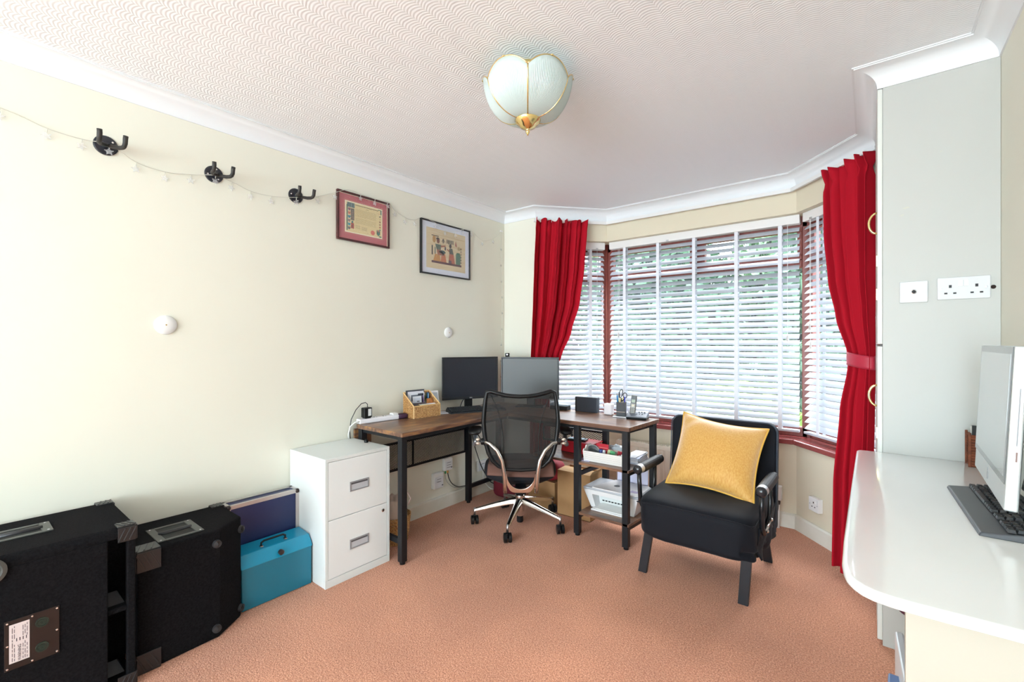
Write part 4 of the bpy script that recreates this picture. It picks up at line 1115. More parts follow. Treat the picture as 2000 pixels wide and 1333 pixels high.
MB().box(-0.050, 0.050, -0.034, 0.034, 0, 0.008).out('body', SILVER, flat, bevel=0.003)
MB().box(-0.045, 0.045, -0.030, 0.030, 0.008, 0.0086).out('glass', mat('dark_glass', '#2e3036', 0.1), flat)
PZ = DH+0.009
pot = thing('pen_pot', 'square black pen pot with a pale line holding scissors and pens', 'pen pot', (1.217, 2.892, PZ), R(14))
p_ = MB().box(-0.029, 0.029, -0.029, -0.026, 0, 0.094).box(-0.029, 0.029, 0.026, 0.029, 0, 0.094).box(-0.029, -0.026, -0.026, 0.026, 0, 0.094).box(0.026, 0.029, -0.026, 0.026, 0, 0.094).box(-0.026, 0.026, -0.026, 0.026, 0, 0.004)
p_.out('body', mat('pot_black', '#25262b', 0.5), pot)
MB().box(-0.0295, 0.0295, -0.0296, -0.0288, 0.028, 0.0305).out('accent_line', mat('pot_line', '#c7a996', 0.5), pot)
def inpot(dx, dy): return (1.217 + dx, 2.892 + dy, PZ+0.005)
pen('bright blue pen on the left side of the black pen pot', *inpot(-0.017, -0.008), R(-4), R(10), '#1d4fd0', 0.135, 0.005, '#1a7ab8')
pen('teal green capped pen in the pen pot next to the bright blue one', *inpot(-0.012, 0.010), R(-3), R(10), '#3aa79a', 0.155, 0.004, '#2b4a60')
pen('grey pencil at the far left of the black pen pot', *inpot(-0.021, 0.004), R(-5), R(10), '#77757c', 0.145, 0.0032, '#8d7f80')
pen('dark blue pen on the right side of the black pen pot', *inpot(0.018, 0.0), R(3), R(10), '#2a3fae', 0.128, 0.0035, '#2437b8')
pen('pale wooden ruler-like stick in the middle of the black pen pot', *inpot(0.004, 0.010), R(2), R(10), '#e3d3a3', 0.12, 0.007)
pen('cream marker standing behind the scissors in the black pen pot', *inpot(-0.003, -0.014), R(-1), R(10), '#d7c48e', 0.118, 0.007)
sc = thing('scissors', 'black handled scissors standing in the pen pot', 'scissors', inpot(0.002, 0.0), R(22))
for sx, ln, tw in ((-1, 0.030, 0.011), (1, 0.018, 0.013)):
    cx = -0.006 if sx < 0 else 0.022; cz = 0.146 if sx < 0 else 0.134
    ring = [(cx + tw*math.cos(a)*1.0 + 0.22*ln*math.sin(a)*(1 if sx < 0 else 0), 0.003*sx, cz + ln*math.sin(a)) for a in [2*PI*i/20 for i in range(20)]]
    ring.append(ring[0])
    MB().tube(ring[:-1], 0.0028, 7, True).tube([(cx-0.002*sx, 0.003*sx, cz-ln), (0.002*sx, 0.003*sx, 0.090)], [0.004, 0.005], 7).out('handle', BLACKP, sc, smooth=True)
    MB().hexa([(-0.002, 0.002*sx-0.0008, 0), (0.002, 0.002*sx-0.0008, 0), (0.002, 0.002*sx+0.0008, 0), (-0.002, 0.002*sx+0.0008, 0)], [(-0.005, 0.002*sx-0.0008, 0.094), (0.005, 0.002*sx-0.0008, 0.094), (0.005, 0.002*sx+0.0008, 0.094), (-0.005, 0.002*sx+0.0008, 0.094)]).out('blade', SILVER, sc)

cp = thing('cordless_phone', 'silver and black cordless phone standing in its answering base', 'telephone', (1.338, 2.885, DH), R(10))
BSE = mat('phone_silver', '#7d828b', 0.35, metal=0.3)
MB().hexa([(-0.068, -0.04, 0), (0.062, -0.04, 0), (0.062, 0.05, 0), (-0.068, 0.05, 0)], [(-0.070, -0.043, 0.014), (0.064, -0.043, 0.014), (0.066, 0.05, 0.014), (-0.070, 0.05, 0.014)]).out('base_foot', BLACKP, cp, bevel=0.002)
MB().prism([(-0.045, 0.014), (0.05, 0.014), (0.05, 0.046), (0.035, 0.050), (0.015, 0.044), (-0.045, 0.020)], -0.069, 0.064, 'x').out('base', BSE, cp, bevel=0.003)
bt = MB()
for i in range(3):
    bt.bx((-0.005+0.018*i, -0.010, 0.034), (0.007, 0.006, 0.003), (R(22), 0, 0)).bx((0.006+0.018*i, 0.012, 0.045), (0.009, 0.005, 0.003), (R(20), 0, 0))
bt.out('button', mat('button_dark', '#3b4047', 0.5), cp)
hm = Matrix.Translation((-0.038, 0.004, 0.020)) @ Matrix.Rotation(R(-10), 4, 'X') @ Matrix.Rotation(R(4), 4, 'Y')
def hs(): m_ = MB(); m_.x = hm; return m_
hset = hs().hexa([(-0.020, -0.012, 0), (0.020, -0.012, 0), (0.019, 0.012, 0), (-0.019, 0.012, 0)], [(-0.019, -0.012, 0.135), (0.019, -0.012, 0.135), (0.018, 0.010, 0.137), (-0.018, 0.010, 0.137)]).out('handset', mat('handset_silver', '#77756f', 0.35, metal=0.4), cp, bevel=0.006, seg=3)
hs().box(-0.016, 0.016, -0.0132, -0.0118, 0.078, 0.130).out('earpiece_panel', mat('panel_dark', '#35363a', 0.3), hset)
hs().box(-0.012, 0.012, -0.0138, -0.013, 0.086, 0.106).out('display', mat('lcd', '#93a08c', 0.3), hset)
hs().lathe([(0.0075, -0.012), (0.0075, -0.0145), (0.003, -0.015)], 14, (0, 0, 0.066), 'y').out('round_key', mat('key_gold', '#d8cdb2', 0.3), hset)
kk = hs()
for r_ in range(4):
    for c in range(3): kk.box(-0.014+0.0105*c, -0.0065+0.0105*c, -0.0135, -0.012, 0.012+r_*0.0105, 0.019+r_*0.0105)
kk.out('keypad', mat('keypad_dark', '#3e3d3c', 0.5), hset)

# ------------------------------------------------------------------ on and under the desk shelves
SH = 0.4845
rx_ = thing('red_box', 'bright red sloping sided box on the upper shelf of the desk', 'box', (0.925, 2.80, SH), 0)
MB().hexa([(-0.10, -0.06, 0.004), (0.125, -0.06, 0.004), (0.125, 0.09, 0.004), (-0.10, 0.09, 0.004)], [(-0.09, -0.055, 0.076), (0.14, -0.055, 0.076), (0.125, 0.09, 0.076), (-0.085, 0.09, 0.076)]).out('body', mat('red_card', '#bb1626', 0.35), rx_, bevel=0.003)
MB().box(-0.094, 0.15, -0.06, 0.095, 0.073, 0.082).out('lid', mat('red_lid', '#d2202f', 0.3), rx_, bevel=0.002)
MB().box(-0.098, 0.12, -0.055, 0.085, 0.0, 0.006).out('base', BLACKP, rx_)
bd = thing('hand_held_device', 'flat black gadget with a blue sheen lying on the red box', 'gadget', (0.925, 2.80, SH+0.0825), R(10))
MB().box(-0.07, 0.07, -0.035, 0.035, 0, 0.012).out('body', BLACKP, bd, bevel=0.003)
MB().box(-0.055, 0.055, -0.025, 0.025, 0.012, 0.014).out('top_panel', mat('blue_sheen', '#5d87a0', 0.25), bd)
tr = thing('trug', 'white painted wooden tray with slatted side on the upper desk shelf', 'tray', (1.215, 2.672, SH), R(1))
TRW = mat('white_trug', '#ece8e2', 0.6)
def wavy_end(x):
    pts = [(-0.052, 0.0), (0.052, 0.0), (0.070, 0.068), (0.060, 0.080), (0.040, 0.078), (0.028, 0.100), (-0.028, 0.100), (-0.040, 0.078), (-0.060, 0.080), (-0.070, 0.068)]
    return MB().prism(pts, x-0.004, x+0.004, 'x').out('end_board', TRW, tr)
wavy_end(-0.132); wavy_end(0.132)
for s in (-1, 1):
    for k in range(5):
        y = s*(0.050 + 0.0036*k); z = 0.004 + 0.0135*k
        MB().bx((0, y, z+0.006), (0.256, 0.004, 0.0125), (R(-14)*s, 0, 0)).out('slat', TRW, tr)
MB().box(-0.128, 0.128, -0.046, 0.046, 0.0, 0.005).out('tray_base', TRW, tr)
def shelfthing(name, label, cat, x, y, z, rz=0, group=None): return thing(name, label, cat, (x, y, z), rz, group)
rc = shelfthing('red_booklet', 'red booklet with fine pale lines standing in the white tray', 'booklet', 1.175, 2.695, SH+0.006, R(-3))
MB().box(-0.045, 0.045, -0.003, 0.003, 0, 0.104).out('cover', mat('booklet_red', '#c32b3a', 0.4), rc)
MB().box(-0.040, 0.040, -0.0036, -0.003, 0.062, 0.064).box(-0.040, 0.040, -0.0036, -0.003, 0.078, 0.080).out('print_line', mat('line_cream', '#e4c8b2', 0.5), rc)
tp = shelfthing('tape_dispenser', 'grey curved tape dispenser at the left end of the white tray', 'dispenser', 1.118, 2.675, SH+0.03, R(5))
MB().lathe([(0.046, -0.009), (0.048, 0.0), (0.046, 0.009), (0.028, 0.009), (0.026, 0), (0.028, -0.009), (0.046, -0.009)], 24, (0, 0, 0.022), 'y').out('reel', mat('reel_grey', '#bfc4c6', 0.3), tp, smooth=True)
MB().box(-0.03, 0.03, -0.008, 0.008, -0.024, 0.0).out('foot', WHITEP, tp)
for i, (x, y, c, lb, s_) in enumerate(((1.178, 2.668, '#41508f', 'blue bottle cap shaped tub', 0.014), (1.246, 2.662, '#4da06a', 'green packet', 0.016), (1.224, 2.675, '#c9cf9d', 'pale yellow green packet', 0.018), (1.29, 2.68, '#c8404a', 'small red packet', 0.015), (1.205, 2.658, '#d8d6dc', 'small white lid', 0.010))):
    o = shelfthing('packet' if 'packet' in lb else 'tub', lb + ' among the clutter in the white tray', 'packet', x, y, SH+0.006, R(20*i))
    if 'packet' in lb:
        mb = MB(); mb.x = Matrix.Rotation(R(14), 4, 'Y')
        mb.box(-s_, s_, -0.006, 0.006, 0, 0.068+s_*0.4).out('wrapper', mat('pk_'+c[1:], c, 0.4), o, bevel=0.003)
        mb = MB(); mb.x = Matrix.Rotation(R(14), 4, 'Y')
        mb.box(-s_*0.7, s_*0.7, -0.0066, -0.006, 0.03, 0.05).out('label_patch', WHITEP, o)
    else:
        MB().lathe([(s_*0.9, 0), (s_, 0.062), (s_*0.9, 0.072), (s_*0.3, 0.075)], 14).out('body', mat('pk_'+c[1:], c, 0.4), o, smooth=True)
plb = shelfthing('polythene_bag', 'crumpled clear plastic bag behind the white tray on the shelf', 'bag', 1.235, 2.79, SH)
rq = random.Random(5)
sbox(MB(), (0, 0, 0.045), (0.075, 0.05, 0.045), 0.8, 26, 14, lambda p: 0.14*math.sin(9*p.x+3*p.z)*math.cos(7*p.y+5*p.z)).out('bag', mat('polythene', '#cfd6db', 0.2), plb, smooth=True)
pst = shelfthing('paper_stack', 'untidy stack of white papers at the right end of the upper shelf', 'paper', 1.352, 2.83, SH, R(5))
for k in range(11):
    MB().bx((rnd.uniform(-0.006, 0.006) if k > 6 else 0, rnd.uniform(-0.012, 0.012), 0.002+k*0.0042), (0.088 - (0.01 if k > 7 else 0), 0.20, 0.0035), (0, 0, R(rnd.uniform(-6, 6) if k > 5 else rnd.uniform(-1.5, 1.5)))).out('paper', mat('stack_white', '#e8e8ee', 0.6) if k % 3 else mat('stack_blue', '#cdd2e6', 0.6), pst)
ls = shelfthing('loose_sheet', 'pale lilac sheet of paper under the stack on the upper shelf', 'paper', 1.07, 2.64, SH+0.0002, R(4))
MB().box(-0.03, 0.05, -0.04, 0.05, 0, 0.001).out('paper', mat('lilac_paper', '#cfcdea', 0.6), ls)

pn = thing('printer', 'white all-in-one inkjet printer on the lower desk shelf with its tray down', 'printer', (1.240, 2.785, 0.158), 0)
PWM = mat('printer_white', '#eceaea', 0.35); PGR = mat('printer_grey', '#b9bcc3', 0.35)
# faceted body, wide at the top, hollow output bay at the front
MB().hexa([(-0.150, -0.02, 0.003), (0.150, -0.02, 0.003), (0.150, 0.115, 0.003), (-0.150, 0.115, 0.003)], [(-0.190, -0.02, 0.128), (0.190, -0.02, 0.128), (0.190, 0.125, 0.128), (-0.190, 0.125, 0.128)]).out('body', PWM, pn, bevel=0.006, seg=3)
fr = MB()
fr.hexa([(-0.150, -0.085, 0.003), (-0.118, -0.085, 0.003), (-0.118, -0.02, 0.003), (-0.150, -0.02, 0.003)], [(-0.190, -0.12, 0.128), (-0.135, -0.12, 0.128), (-0.135, -0.02, 0.128), (-0.190, -0.02, 0.128)])
fr.hexa([(0.105, -0.085, 0.003), (0.150, -0.085, 0.003), (0.150, -0.02, 0.003), (0.105, -0.02, 0.003)], [(0.125, -0.12, 0.128), (0.190, -0.12, 0.128), (0.190, -0.02, 0.128), (0.125, -0.02, 0.128)])
fr.hexa([(-0.135, -0.113, 0.098), (0.125, -0.113, 0.098), (0.125, -0.02, 0.098), (-0.135, -0.02, 0.098)], [(-0.135, -0.12, 0.128), (0.125, -0.12, 0.128), (0.125, -0.02, 0.128), (-0.135, -0.02, 0.128)])
fr.out('front_surround', PWM, pn)
MB().box(-0.118, 0.108, -0.022, -0.018, 0.02, 0.10).out('bay_back', mat('bay_white', '#d9dcda', 0.5), pn)
sl_ = MB()
for i in range(9): sl_.box(-0.10+0.022*i, -0.085+0.022*i, -0.024, -0.0215, 0.036, 0.043)
sl_.out('roller', BLACKP, pn)
MB().hexa([(-0.128, -0.135, 0.0), (0.128, -0.135, 0.0), (0.118, -0.02, 0.010), (-0.118, -0.02, 0.010)], [(-0.128, -0.135, 0.010), (0.128, -0.135, 0.010), (0.118, -0.02, 0.018), (-0.118, -0.02, 0.018)]).out('output_tray', PWM, pn, bevel=0.003)
MB().hexa([(-0.100, -0.128, 0.012), (0.100, -0.128, 0.012), (0.100, -0.03, 0.019), (-0.100, -0.03, 0.019)], [(-0.100, -0.128, 0.016), (0.100, -0.128, 0.016), (0.100, -0.03, 0.023), (-0.100, -0.03, 0.023)]).out('paper_guide', mat('guide_white', '#f4f4f2', 0.4), pn)
MB().box(-0.193, 0.193, -0.122, 0.128, 0.128, 0.142).out('top_deck', PGR, pn, bevel=0.006, seg=3)
MB().prism([(-0.125, -0.124), (0.17, -0.124), (0.19, -0.105), (0.185, 0.10), (0.165, 0.118), (-0.07, 0.118), (-0.130, -0.10)], 0.142, 0.150).out('scanner_lid', PWM, pn, bevel=0.003)
text('hp', 0.030, 'logo', mat('logo_mid_grey', '#8d9198', 0.4), pn, (0.0, -0.01, 0.1505), (0, 0, R(6)))
MB().lathe([(0.020, 0.1502), (0.020, 0.1506), (0.0175, 0.1506), (0.0175, 0.1502)], 28, (0, -0.01, 0)).out('logo_ring', mat('logo_mid_grey', '#8d9198'), pn)
MB().box(0.115, 0.165, -0.075, -0.035, 0.1500, 0.1504).out('lilac_sticker', mat('sticker_lilac', '#b6a8cf', 0.5), pn)
shp = thing('blank_board', 'pale lilac sheet standing behind the printer', 'board', (1.27, 2.925, 0.158), 0)
MB().hexa([(-0.10, 0, 0), (0.12, 0, 0), (0.12, 0.004, 0), (-0.10, 0.004, 0)], [(-0.095, -0.004, 0.262), (0.125, -0.004, 0.258), (0.125, 0, 0.258), (-0.095, 0, 0.262)]).out('sheet', mat('lilac_card', '#d3d0e6', 0.6), shp)

def carton(label, loc, rz, sx, sy, sz, openflaps=True):
    t = thing('cardboard_box', label, 'box', loc, rz, 'cardboard boxes under the desk')
    x, y, th = sx/2, sy/2, 0.004
    w_ = MB().box(-x, x, -y, -y+th, 0, sz).box(-x, x, y-th, y, 0, sz).box(-x, -x+th, -y+th, y-th, 0, sz).box(x-th, x, -y+th, y-th, 0, sz).box(-x, x, -y, y, 0, 0.004)
    w_.out('carton', CARD, t)
    FL = mat('flap_card', '#c9a06f', 0.8)
    if openflaps:
        MB().hexa([(-x, -y, sz), (x, -y, sz), (x, -y+0.004, sz), (-x, -y+0.004, sz)], [(-x+0.01, -y+0.09, sz+0.012), (x-0.01, -y+0.09, sz+0.012), (x-0.01, -y+0.094, sz+0.008), (-x+0.01, -y+0.094, sz+0.008)]).out('flap', FL, t)
        MB().hexa([(x-0.004, -y, sz), (x, -y, sz), (x, y, sz), (x-0.004, y, sz)], [(x+0.012, -y+0.01, sz+0.028), (x+0.016, -y+0.01, sz+0.028), (x+0.016, y-0.01, sz+0.028), (x+0.012, y-0.01, sz+0.028)]).out('flap', FL, t)
        MB().box(-x+0.004, x-0.004, -y+0.09, y-0.004, sz-0.03, sz-0.026).out('flap', FL, t)
    else:
        MB().box(-x, 0-0.0008, -y, y, sz, sz+0.003).box(0.0008, x, -y, y, sz, sz+0.003).out('flap', FL, t)
        MB().box(-0.022, 0.022, -y-0.0006, y, sz+0.003, sz+0.0036).out('parcel_tape', mat('tape_brown', '#c59a63', 0.25), t)
    return t
carton('taller open cardboard box under the desk between the chair and the printer', (0.885, 2.90, 0), R(0), 0.27, 0.175, 0.325)
carton('lower cardboard box under the desk behind the office chair', (0.585, 2.925, 0), R(-2), 0.25, 0.16, 0.205, False)
bg = thing('cloth_bag', 'dark red cloth bag slumped on the carpet in the corner under the desk', 'bag', (0.245, 2.885, 0), 0)
sbox(MB(), (0, 0, 0.08), (0.125, 0.10, 0.08), 0.55, 36, 20, lambda p: 0.05*math.sin(8*p.x+4*p.z)*math.cos(6*p.y-3*p.z)).out('bag', mat('maroon_cloth', '#6d1324', 0.8), bg, smooth=True)
MB().tube([(-0.06, -0.05, 0.145), (-0.04, -0.08, 0.18), (0.03, -0.08, 0.18), (0.05, -0.05, 0.145)], 0.006, 8).out('strap', mat('maroon_strap', '#7d1a2c', 0.7), bg, smooth=True)
bg2 = thing('red_holdall', 'red fabric holdall lying on the lower cardboard box under the desk', 'bag', (0.60, 2.91, 0.2095), 0)
sbox(MB(), (0, 0, 0.075), (0.135, 0.07, 0.075), 0.6, 30, 16, lambda p: 0.04*math.sin(9*p.x+2*p.z)).out('bag', mat('deep_red_cloth', '#8e1526', 0.75), bg2, smooth=True)
MB().tube([(-0.06, -0.05, 0.125), (-0.04, -0.07, 0.165), (0.04, -0.07, 0.165), (0.06, -0.05, 0.125)], 0.005, 8).out('strap', mat('maroon_strap', '#7d1a2c'), bg2, smooth=True)

wbk = thing('log_basket', 'honey wicker basket with a carrier bag inside, behind the filing cabinet', 'basket', (0.175, 1.778, 0), 0)
b_ = MB()
for k in range(16):
    r_ = 0.088 + 0.0013*k; z = 0.006 + k*0.0108
    b_.tube([((r_+0.0022*(-1)**(i+k))*math.cos(2*PI*i/28), (r_+0.0022*(-1)**(i+k))*math.sin(2*PI*i/28), z) for i in range(28)], 0.0048, 5, True)
b_.out('weave', WK, wbk)
s_ = MB()
for i in range(14):
    a = 2*PI*i/14; s_.tube([(0.088*math.cos(a), 0.088*math.sin(a), 0), (0.109*math.cos(a), 0.109*math.sin(a), 0.172)], 0.0036, 5)
s_.out('uprights', WK, wbk)
MB().lathe([(0.080, 0.002), (0.082, 0.006)], 20).out('basket_base', mat('wicker_shade', '#6e4824'), wbk)
pb = thing('carrier_bag', 'crumpled beige plastic bag stuffed into the basket behind the filing cabinet', 'bag', (0.175, 1.778, 0.012), 0)
sbox(MB(), (0, 0, 0.14), (0.082, 0.082, 0.135), 0.85, 32, 20, lambda p: 0.08*math.sin(11*p.x+4*p.z)*math.cos(9*p.y+6*p.z)).out('bag', mat('beige_plastic', '#c9b2a2', 0.35), pb, smooth=True)
MB().tube([(0.02, 0.04, 0.25), (0.05, 0.075, 0.285), (0.075, 0.08, 0.25), (0.06, 0.07, 0.21)], 0.004, 7).out('loop_handle', mat('clear_pink', '#d9c4c0', 0.3), pb, smooth=True)

# wall boxes and cables under the desk (left wall)
def wallbox(name, label, yc, zc, w_, h_, d_, kind):
    t = thing(name, label, 'socket', (0.001, yc, zc), R(90))
    MB().box(-w_/2, w_/2, -d_, 0, -h_/2, h_/2).out('body', WHITEP, t, bevel=0.005, seg=3)
    MB().box(-w_/2+0.006, w_/2-0.006, -d_-0.004, -d_, -h_/2+0.006, h_*0.28).out('front_cover', mat('cover_white', '#e6e7ea', 0.4), t, bevel=0.003)
    for k in range(kind):
        MB().box(-0.022, 0.018, -d_-0.0048, -d_-0.004, 0.012-k*0.018, 0.016-k*0.018).out('printed_line', mat('print_grey', '#8a8c92', 0.5), t)
    MB().box(w_/2-0.022, w_/2-0.010, -d_-0.0045, -d_-0.0035, -h_/2+0.018, -h_/2+0.026).out('port', mat('port_dark', '#4a4c50', 0.5), t)
    return t
wallbox('phone_socket', 'upper white telephone socket box on the wall under the desk', 2.402, 0.330, 0.085, 0.095, 0.028, 3)
wallbox('phone_socket', 'lower white filter box on the wall, left of the telephone socket', 2.297, 0.228, 0.095, 0.115, 0.034, 2)
wallbox('double_plug_socket', 'white power socket with plugs low on the wall behind the desk leg', 2.80, 0.235, 0.12, 0.085, 0.020, 1)
def cable(name, label, pts, r, m, catm='cable', group=None):
    P_ = [Vector(p) for p in pts]; sm = []
    for i in range(len(P_)-1):
        p0, p1, p2, p3 = P_[max(i-1, 0)], P_[i], P_[i+1], P_[min(i+2, len(P_)-1)]
        for k in range(5):
            t = k/5
            sm.append(0.5*((2*p1) + (-p0+p2)*t + (2*p0-5*p1+4*p2-p3)*t*t + (-p0+3*p1-3*p2+p3)*t**3))
    sm.append(P_[-1])
    o = MB().tube(sm, r, 7).out(name, m, None, smooth=True)
    return tag(o, label, catm, group)
cable('green_plug', 'small green plug in the bottom of the telephone socket', [(0.018, 2.378, 0.288), (0.018, 2.378, 0.262)], 0.006, mat('plug_green', '#3d9a5c', 0.5), 'plug')
cable('amber_plug', 'small amber plug in the bottom of the telephone socket', [(0.018, 2.402, 0.288), (0.018, 2.402, 0.262)], 0.006, mat('plug_amber', '#d79a44', 0.5), 'plug')
cable('network_cable', 'thin black cable running from the telephone socket along the wall', [(0.018, 2.402, 0.262), (0.015, 2.42, 0.21), (0.012, 2.46, 0.16), (0.012, 2.52, 0.125), (0.012, 2.60, 0.112), (0.012, 2.66, 0.105)], 0.0032, BLACKP)
cable('network_cable', 'thin pale grey cable hanging below the green plug', [(0.018, 2.378, 0.262), (0.015, 2.385, 0.22), (0.012, 2.42, 0.17), (0.012, 2.50, 0.12), (0.02, 2.62, 0.105)], 0.002, mat('grey_cable', '#b9b6ae', 0.5))
cable('black_cable', 'long black cable looping down behind the desk leg to the floor', [(0.02, 2.66, 0.60), (0.025, 2.68, 0.46), (0.03, 2.74, 0.30), (0.03, 2.80, 0.19), (0.04, 2.88, 0.08), (0.05, 2.99, 0.03)], 0.0038, BLACKP)
cable('black_cable', 'second black cable hanging under the desk from the monitor', [(0.03, 2.64, 0.62), (0.035, 2.76, 0.46), (0.03, 2.84, 0.36), (0.03, 2.90, 0.28), (0.03, 2.93, 0.20)], 0.0035, BLACKP)
cable('white_cable', 'white cable drooping to the floor in the corner under the desk', [(0.022, 2.80, 0.20), (0.03, 2.80, 0.12), (0.05, 2.84, 0.05), (0.07, 2.88, 0.022)], 0.0035, mat('white_cable', '#e9e6e0'))
cable('black_cable', 'thin black lead from the left monitor to the desk top', [(0.10, 2.54, 0.86), (0.09, 2.49, 0.81), (0.085, 2.465, 0.756)], 0.003, BLACKP)

# ------------------------------------------------------------------ radiator
RADM = mat('radiator_cream', '#e8dfcd', 0.4)
rd = thing('radiator', 'cream panel radiator under the bay window behind the desk', 'radiator', (1.30, 3.50, 0), 0)
rp = MB()
x = -0.395; i = 0
pro = []
while x < 0.395:
    pro += [(x, 0), (x+0.008, -0.006), (x+0.022, -0.006), (x+0.030, 0)]; x += 0.036
pts = pro + [(0.40, 0), (0.40, 0.012), (-0.40, 0.012)]
MB().prism([(a, b) for a, b in pts], 0.115, 0.415, 'z').out('fluted_panel', RADM, rd)
MB().box(-0.405, 0.405, -0.008, 0.014, 0.085, 0.115).out('lower_header', RADM, rd, bevel=0.004)
MB().box(-0.405, 0.405, -0.008, 0.014, 0.415, 0.445).out('upper_header', RADM, rd, bevel=0.004)
MB().box(-0.407, -0.400, -0.008, 0.062, 0.09, 0.448).box(0.400, 0.407, -0.008, 0.062, 0.09, 0.448).out('end_cap', RADM, rd, bevel=0.002)
gr_ = MB()
for k in range(46): gr_.box(-0.395+k*0.0174, -0.388+k*0.0174, 0.0, 0.058, 0.443, 0.449)
gr_.box(-0.40, 0.40, -0.008, 0.002, 0.441, 0.450).box(-0.40, 0.40, 0.054, 0.062, 0.441, 0.450)
gr_.out('top_grille', RADM, rd)
MB().box(-0.40, 0.40, 0.050, 0.060, 0.10, 0.44).out('rear_panel', RADM, rd)
for x in (-0.36, 0.36): MB().tube([(x, 0.01, 0.0), (x, 0.01, 0.09)], 0.0075, 10).out('pipe', WHITEP, rd, smooth=True)
for x in (-0.3, 0.3): MB().box(x-0.015, x+0.015, 0.060, 0.0745, 0.15, 0.38).out('bracket', RADM, rd)
va = thing('radiator_valve', 'white radiator valve and pipe beside the armchair on the bay wall', 'valve', (2.065, 3.53, 0), 0)
MB().tube([(0, 0, 0), (0, 0, 0.16)], 0.009, 10).out('pipe', WHITEP, va, smooth=True)
MB().lathe([(0.012, 0.16), (0.014, 0.175), (0.014, 0.19)], 12).out('union', mat('corner_dark', '#3b302e'), va)
MB().box(-0.025, 0.022, -0.02, 0.03, 0.19, 0.285).out('valve_head', WHITEP, va, bevel=0.006)

# ------------------------------------------------------------------ office chair
oc = thing('office_chair', 'black mesh office chair with polished alloy frame and five star base', 'chair', (0.64, 2.50, 0), YAW)
# local +y = forward (away from the camera)
MESHB = clear_mat('back_mesh', '#14110f', 0.15, 0.7)
BY = -0.285
def bkp(x, z):   # back surface with slight curve
    return (x, BY - 0.02 + 0.16*x*x*1.2 + 0.05*(z-0.62)*(z-0.62), z)
half = [(0.0, 0.455), (0.085, 0.460), (0.140, 0.478), (0.180, 0.515), (0.205, 0.565), (0.222, 0.63), (0.232, 0.70), (0.236, 0.76), (0.232, 0.83), (0.224, 0.90), (0.216, 0.945)]
top = [(0.190, 0.952), (0.150, 0.940), (0.10, 0.928), (0.05, 0.922)]
ol = half + top + [(-x, z) for x, z in ([(0.0, 0.920)] + top[::-1] + half[::-1][:-1])]
MB().tube([bkp(x, z) for x, z in ol], [0.011 if z < 0.5 else (0.014 if z < 0.9 else 0.013) for x, z in ol], 10, True).out('back_frame', BLACKP, oc, smooth=True)
def wid(z):
    for a, b in zip(half, half[1:]):
        if a[1] <= z <= b[1]: return a[0] + (b[0]-a[0])*(z-a[1])/(b[1]-a[1])
    return 0.216
def bm_(u, v):
    z = 0.458 + 0.478*v; w_ = wid(z) if z < 0.945 else 0.2
    x = -w_ + 2*w_*u
    zt = 0.920 + 0.03*min(1, abs(x)/0.2)**2
    z = min(z, zt)
    return bkp(x, z)
MB().grid(bm_, 24, 28).out('back_mesh', MESHB, oc, smooth=True)
for s in (-1, 1):
    pts = [bkp(s*x, z) for x, z in ((0.188, 0.925), (0.165, 0.88), (0.138, 0.81), (0.120, 0.74), (0.112, 0.66), (0.110, 0.56), (0.112, 0.47))]
    MB().tube([(p[0], p[1]-0.002, p[2]) for p in pts], 0.0028, 6).out('mesh_seam', mat('seam_black', '#151515', 0.7), oc, smooth=True)
    # alloy yoke arm
    yk = [(s*0.262, BY+0.035, 0.633), (s*0.235, BY-0.01, 0.634), (s*0.195, BY-0.035, 0.626), (s*0.150, BY-0.045, 0.585), (s*0.118, BY-0.050, 0.525), (s*0.105, BY-0.050, 0.45), (s*0.100, BY-0.045, 0.38), (s*0.098, BY-0.04, 0.320)]
    MB().tube(yk, [0.011, 0.0115, 0.012, 0.0125, 0.013, 0.0135, 0.0135, 0.012], 12).out('yoke_arm', CHROME, oc, smooth=True)
    MB().lathe([(0.019, -0.016), (0.021, -0.01), (0.021, 0.01), (0.019, 0.016)], 16, (s*0.236, BY-0.006, 0.634), 'x').out('pivot_collar', BLACKP, oc, bevel=0.002)
    for dz in (0.012, -0.012):
        MB().ball((s*0.272, BY-0.004, 0.634+dz), 0.011, 12, (1.35, 0.9, 0.85)).out('bracket_lug', mat('pale_alloy', '#d9c9b8', 0.3, metal=0.6), oc, smooth=True)
    # arm rest
    MB().tube([(s*0.285, BY+0.02, 0.634), (s*0.300, BY+0.06, 0.60), (s*0.300, BY+0.14, 0.585), (s*0.300, BY+0.17, 0.655)], [0.012, 0.013, 0.013, 0.015], 10).out('arm_support', mat('grey_alloy', '#8f9196', 0.3, metal=0.7), oc, smooth=True)
    sbox(MB(), (s*0.302, BY+0.17, 0.672), (0.042, 0.115, 0.016), 0.6, 28, 10).out('arm_pad', BLACKP, oc, smooth=True)
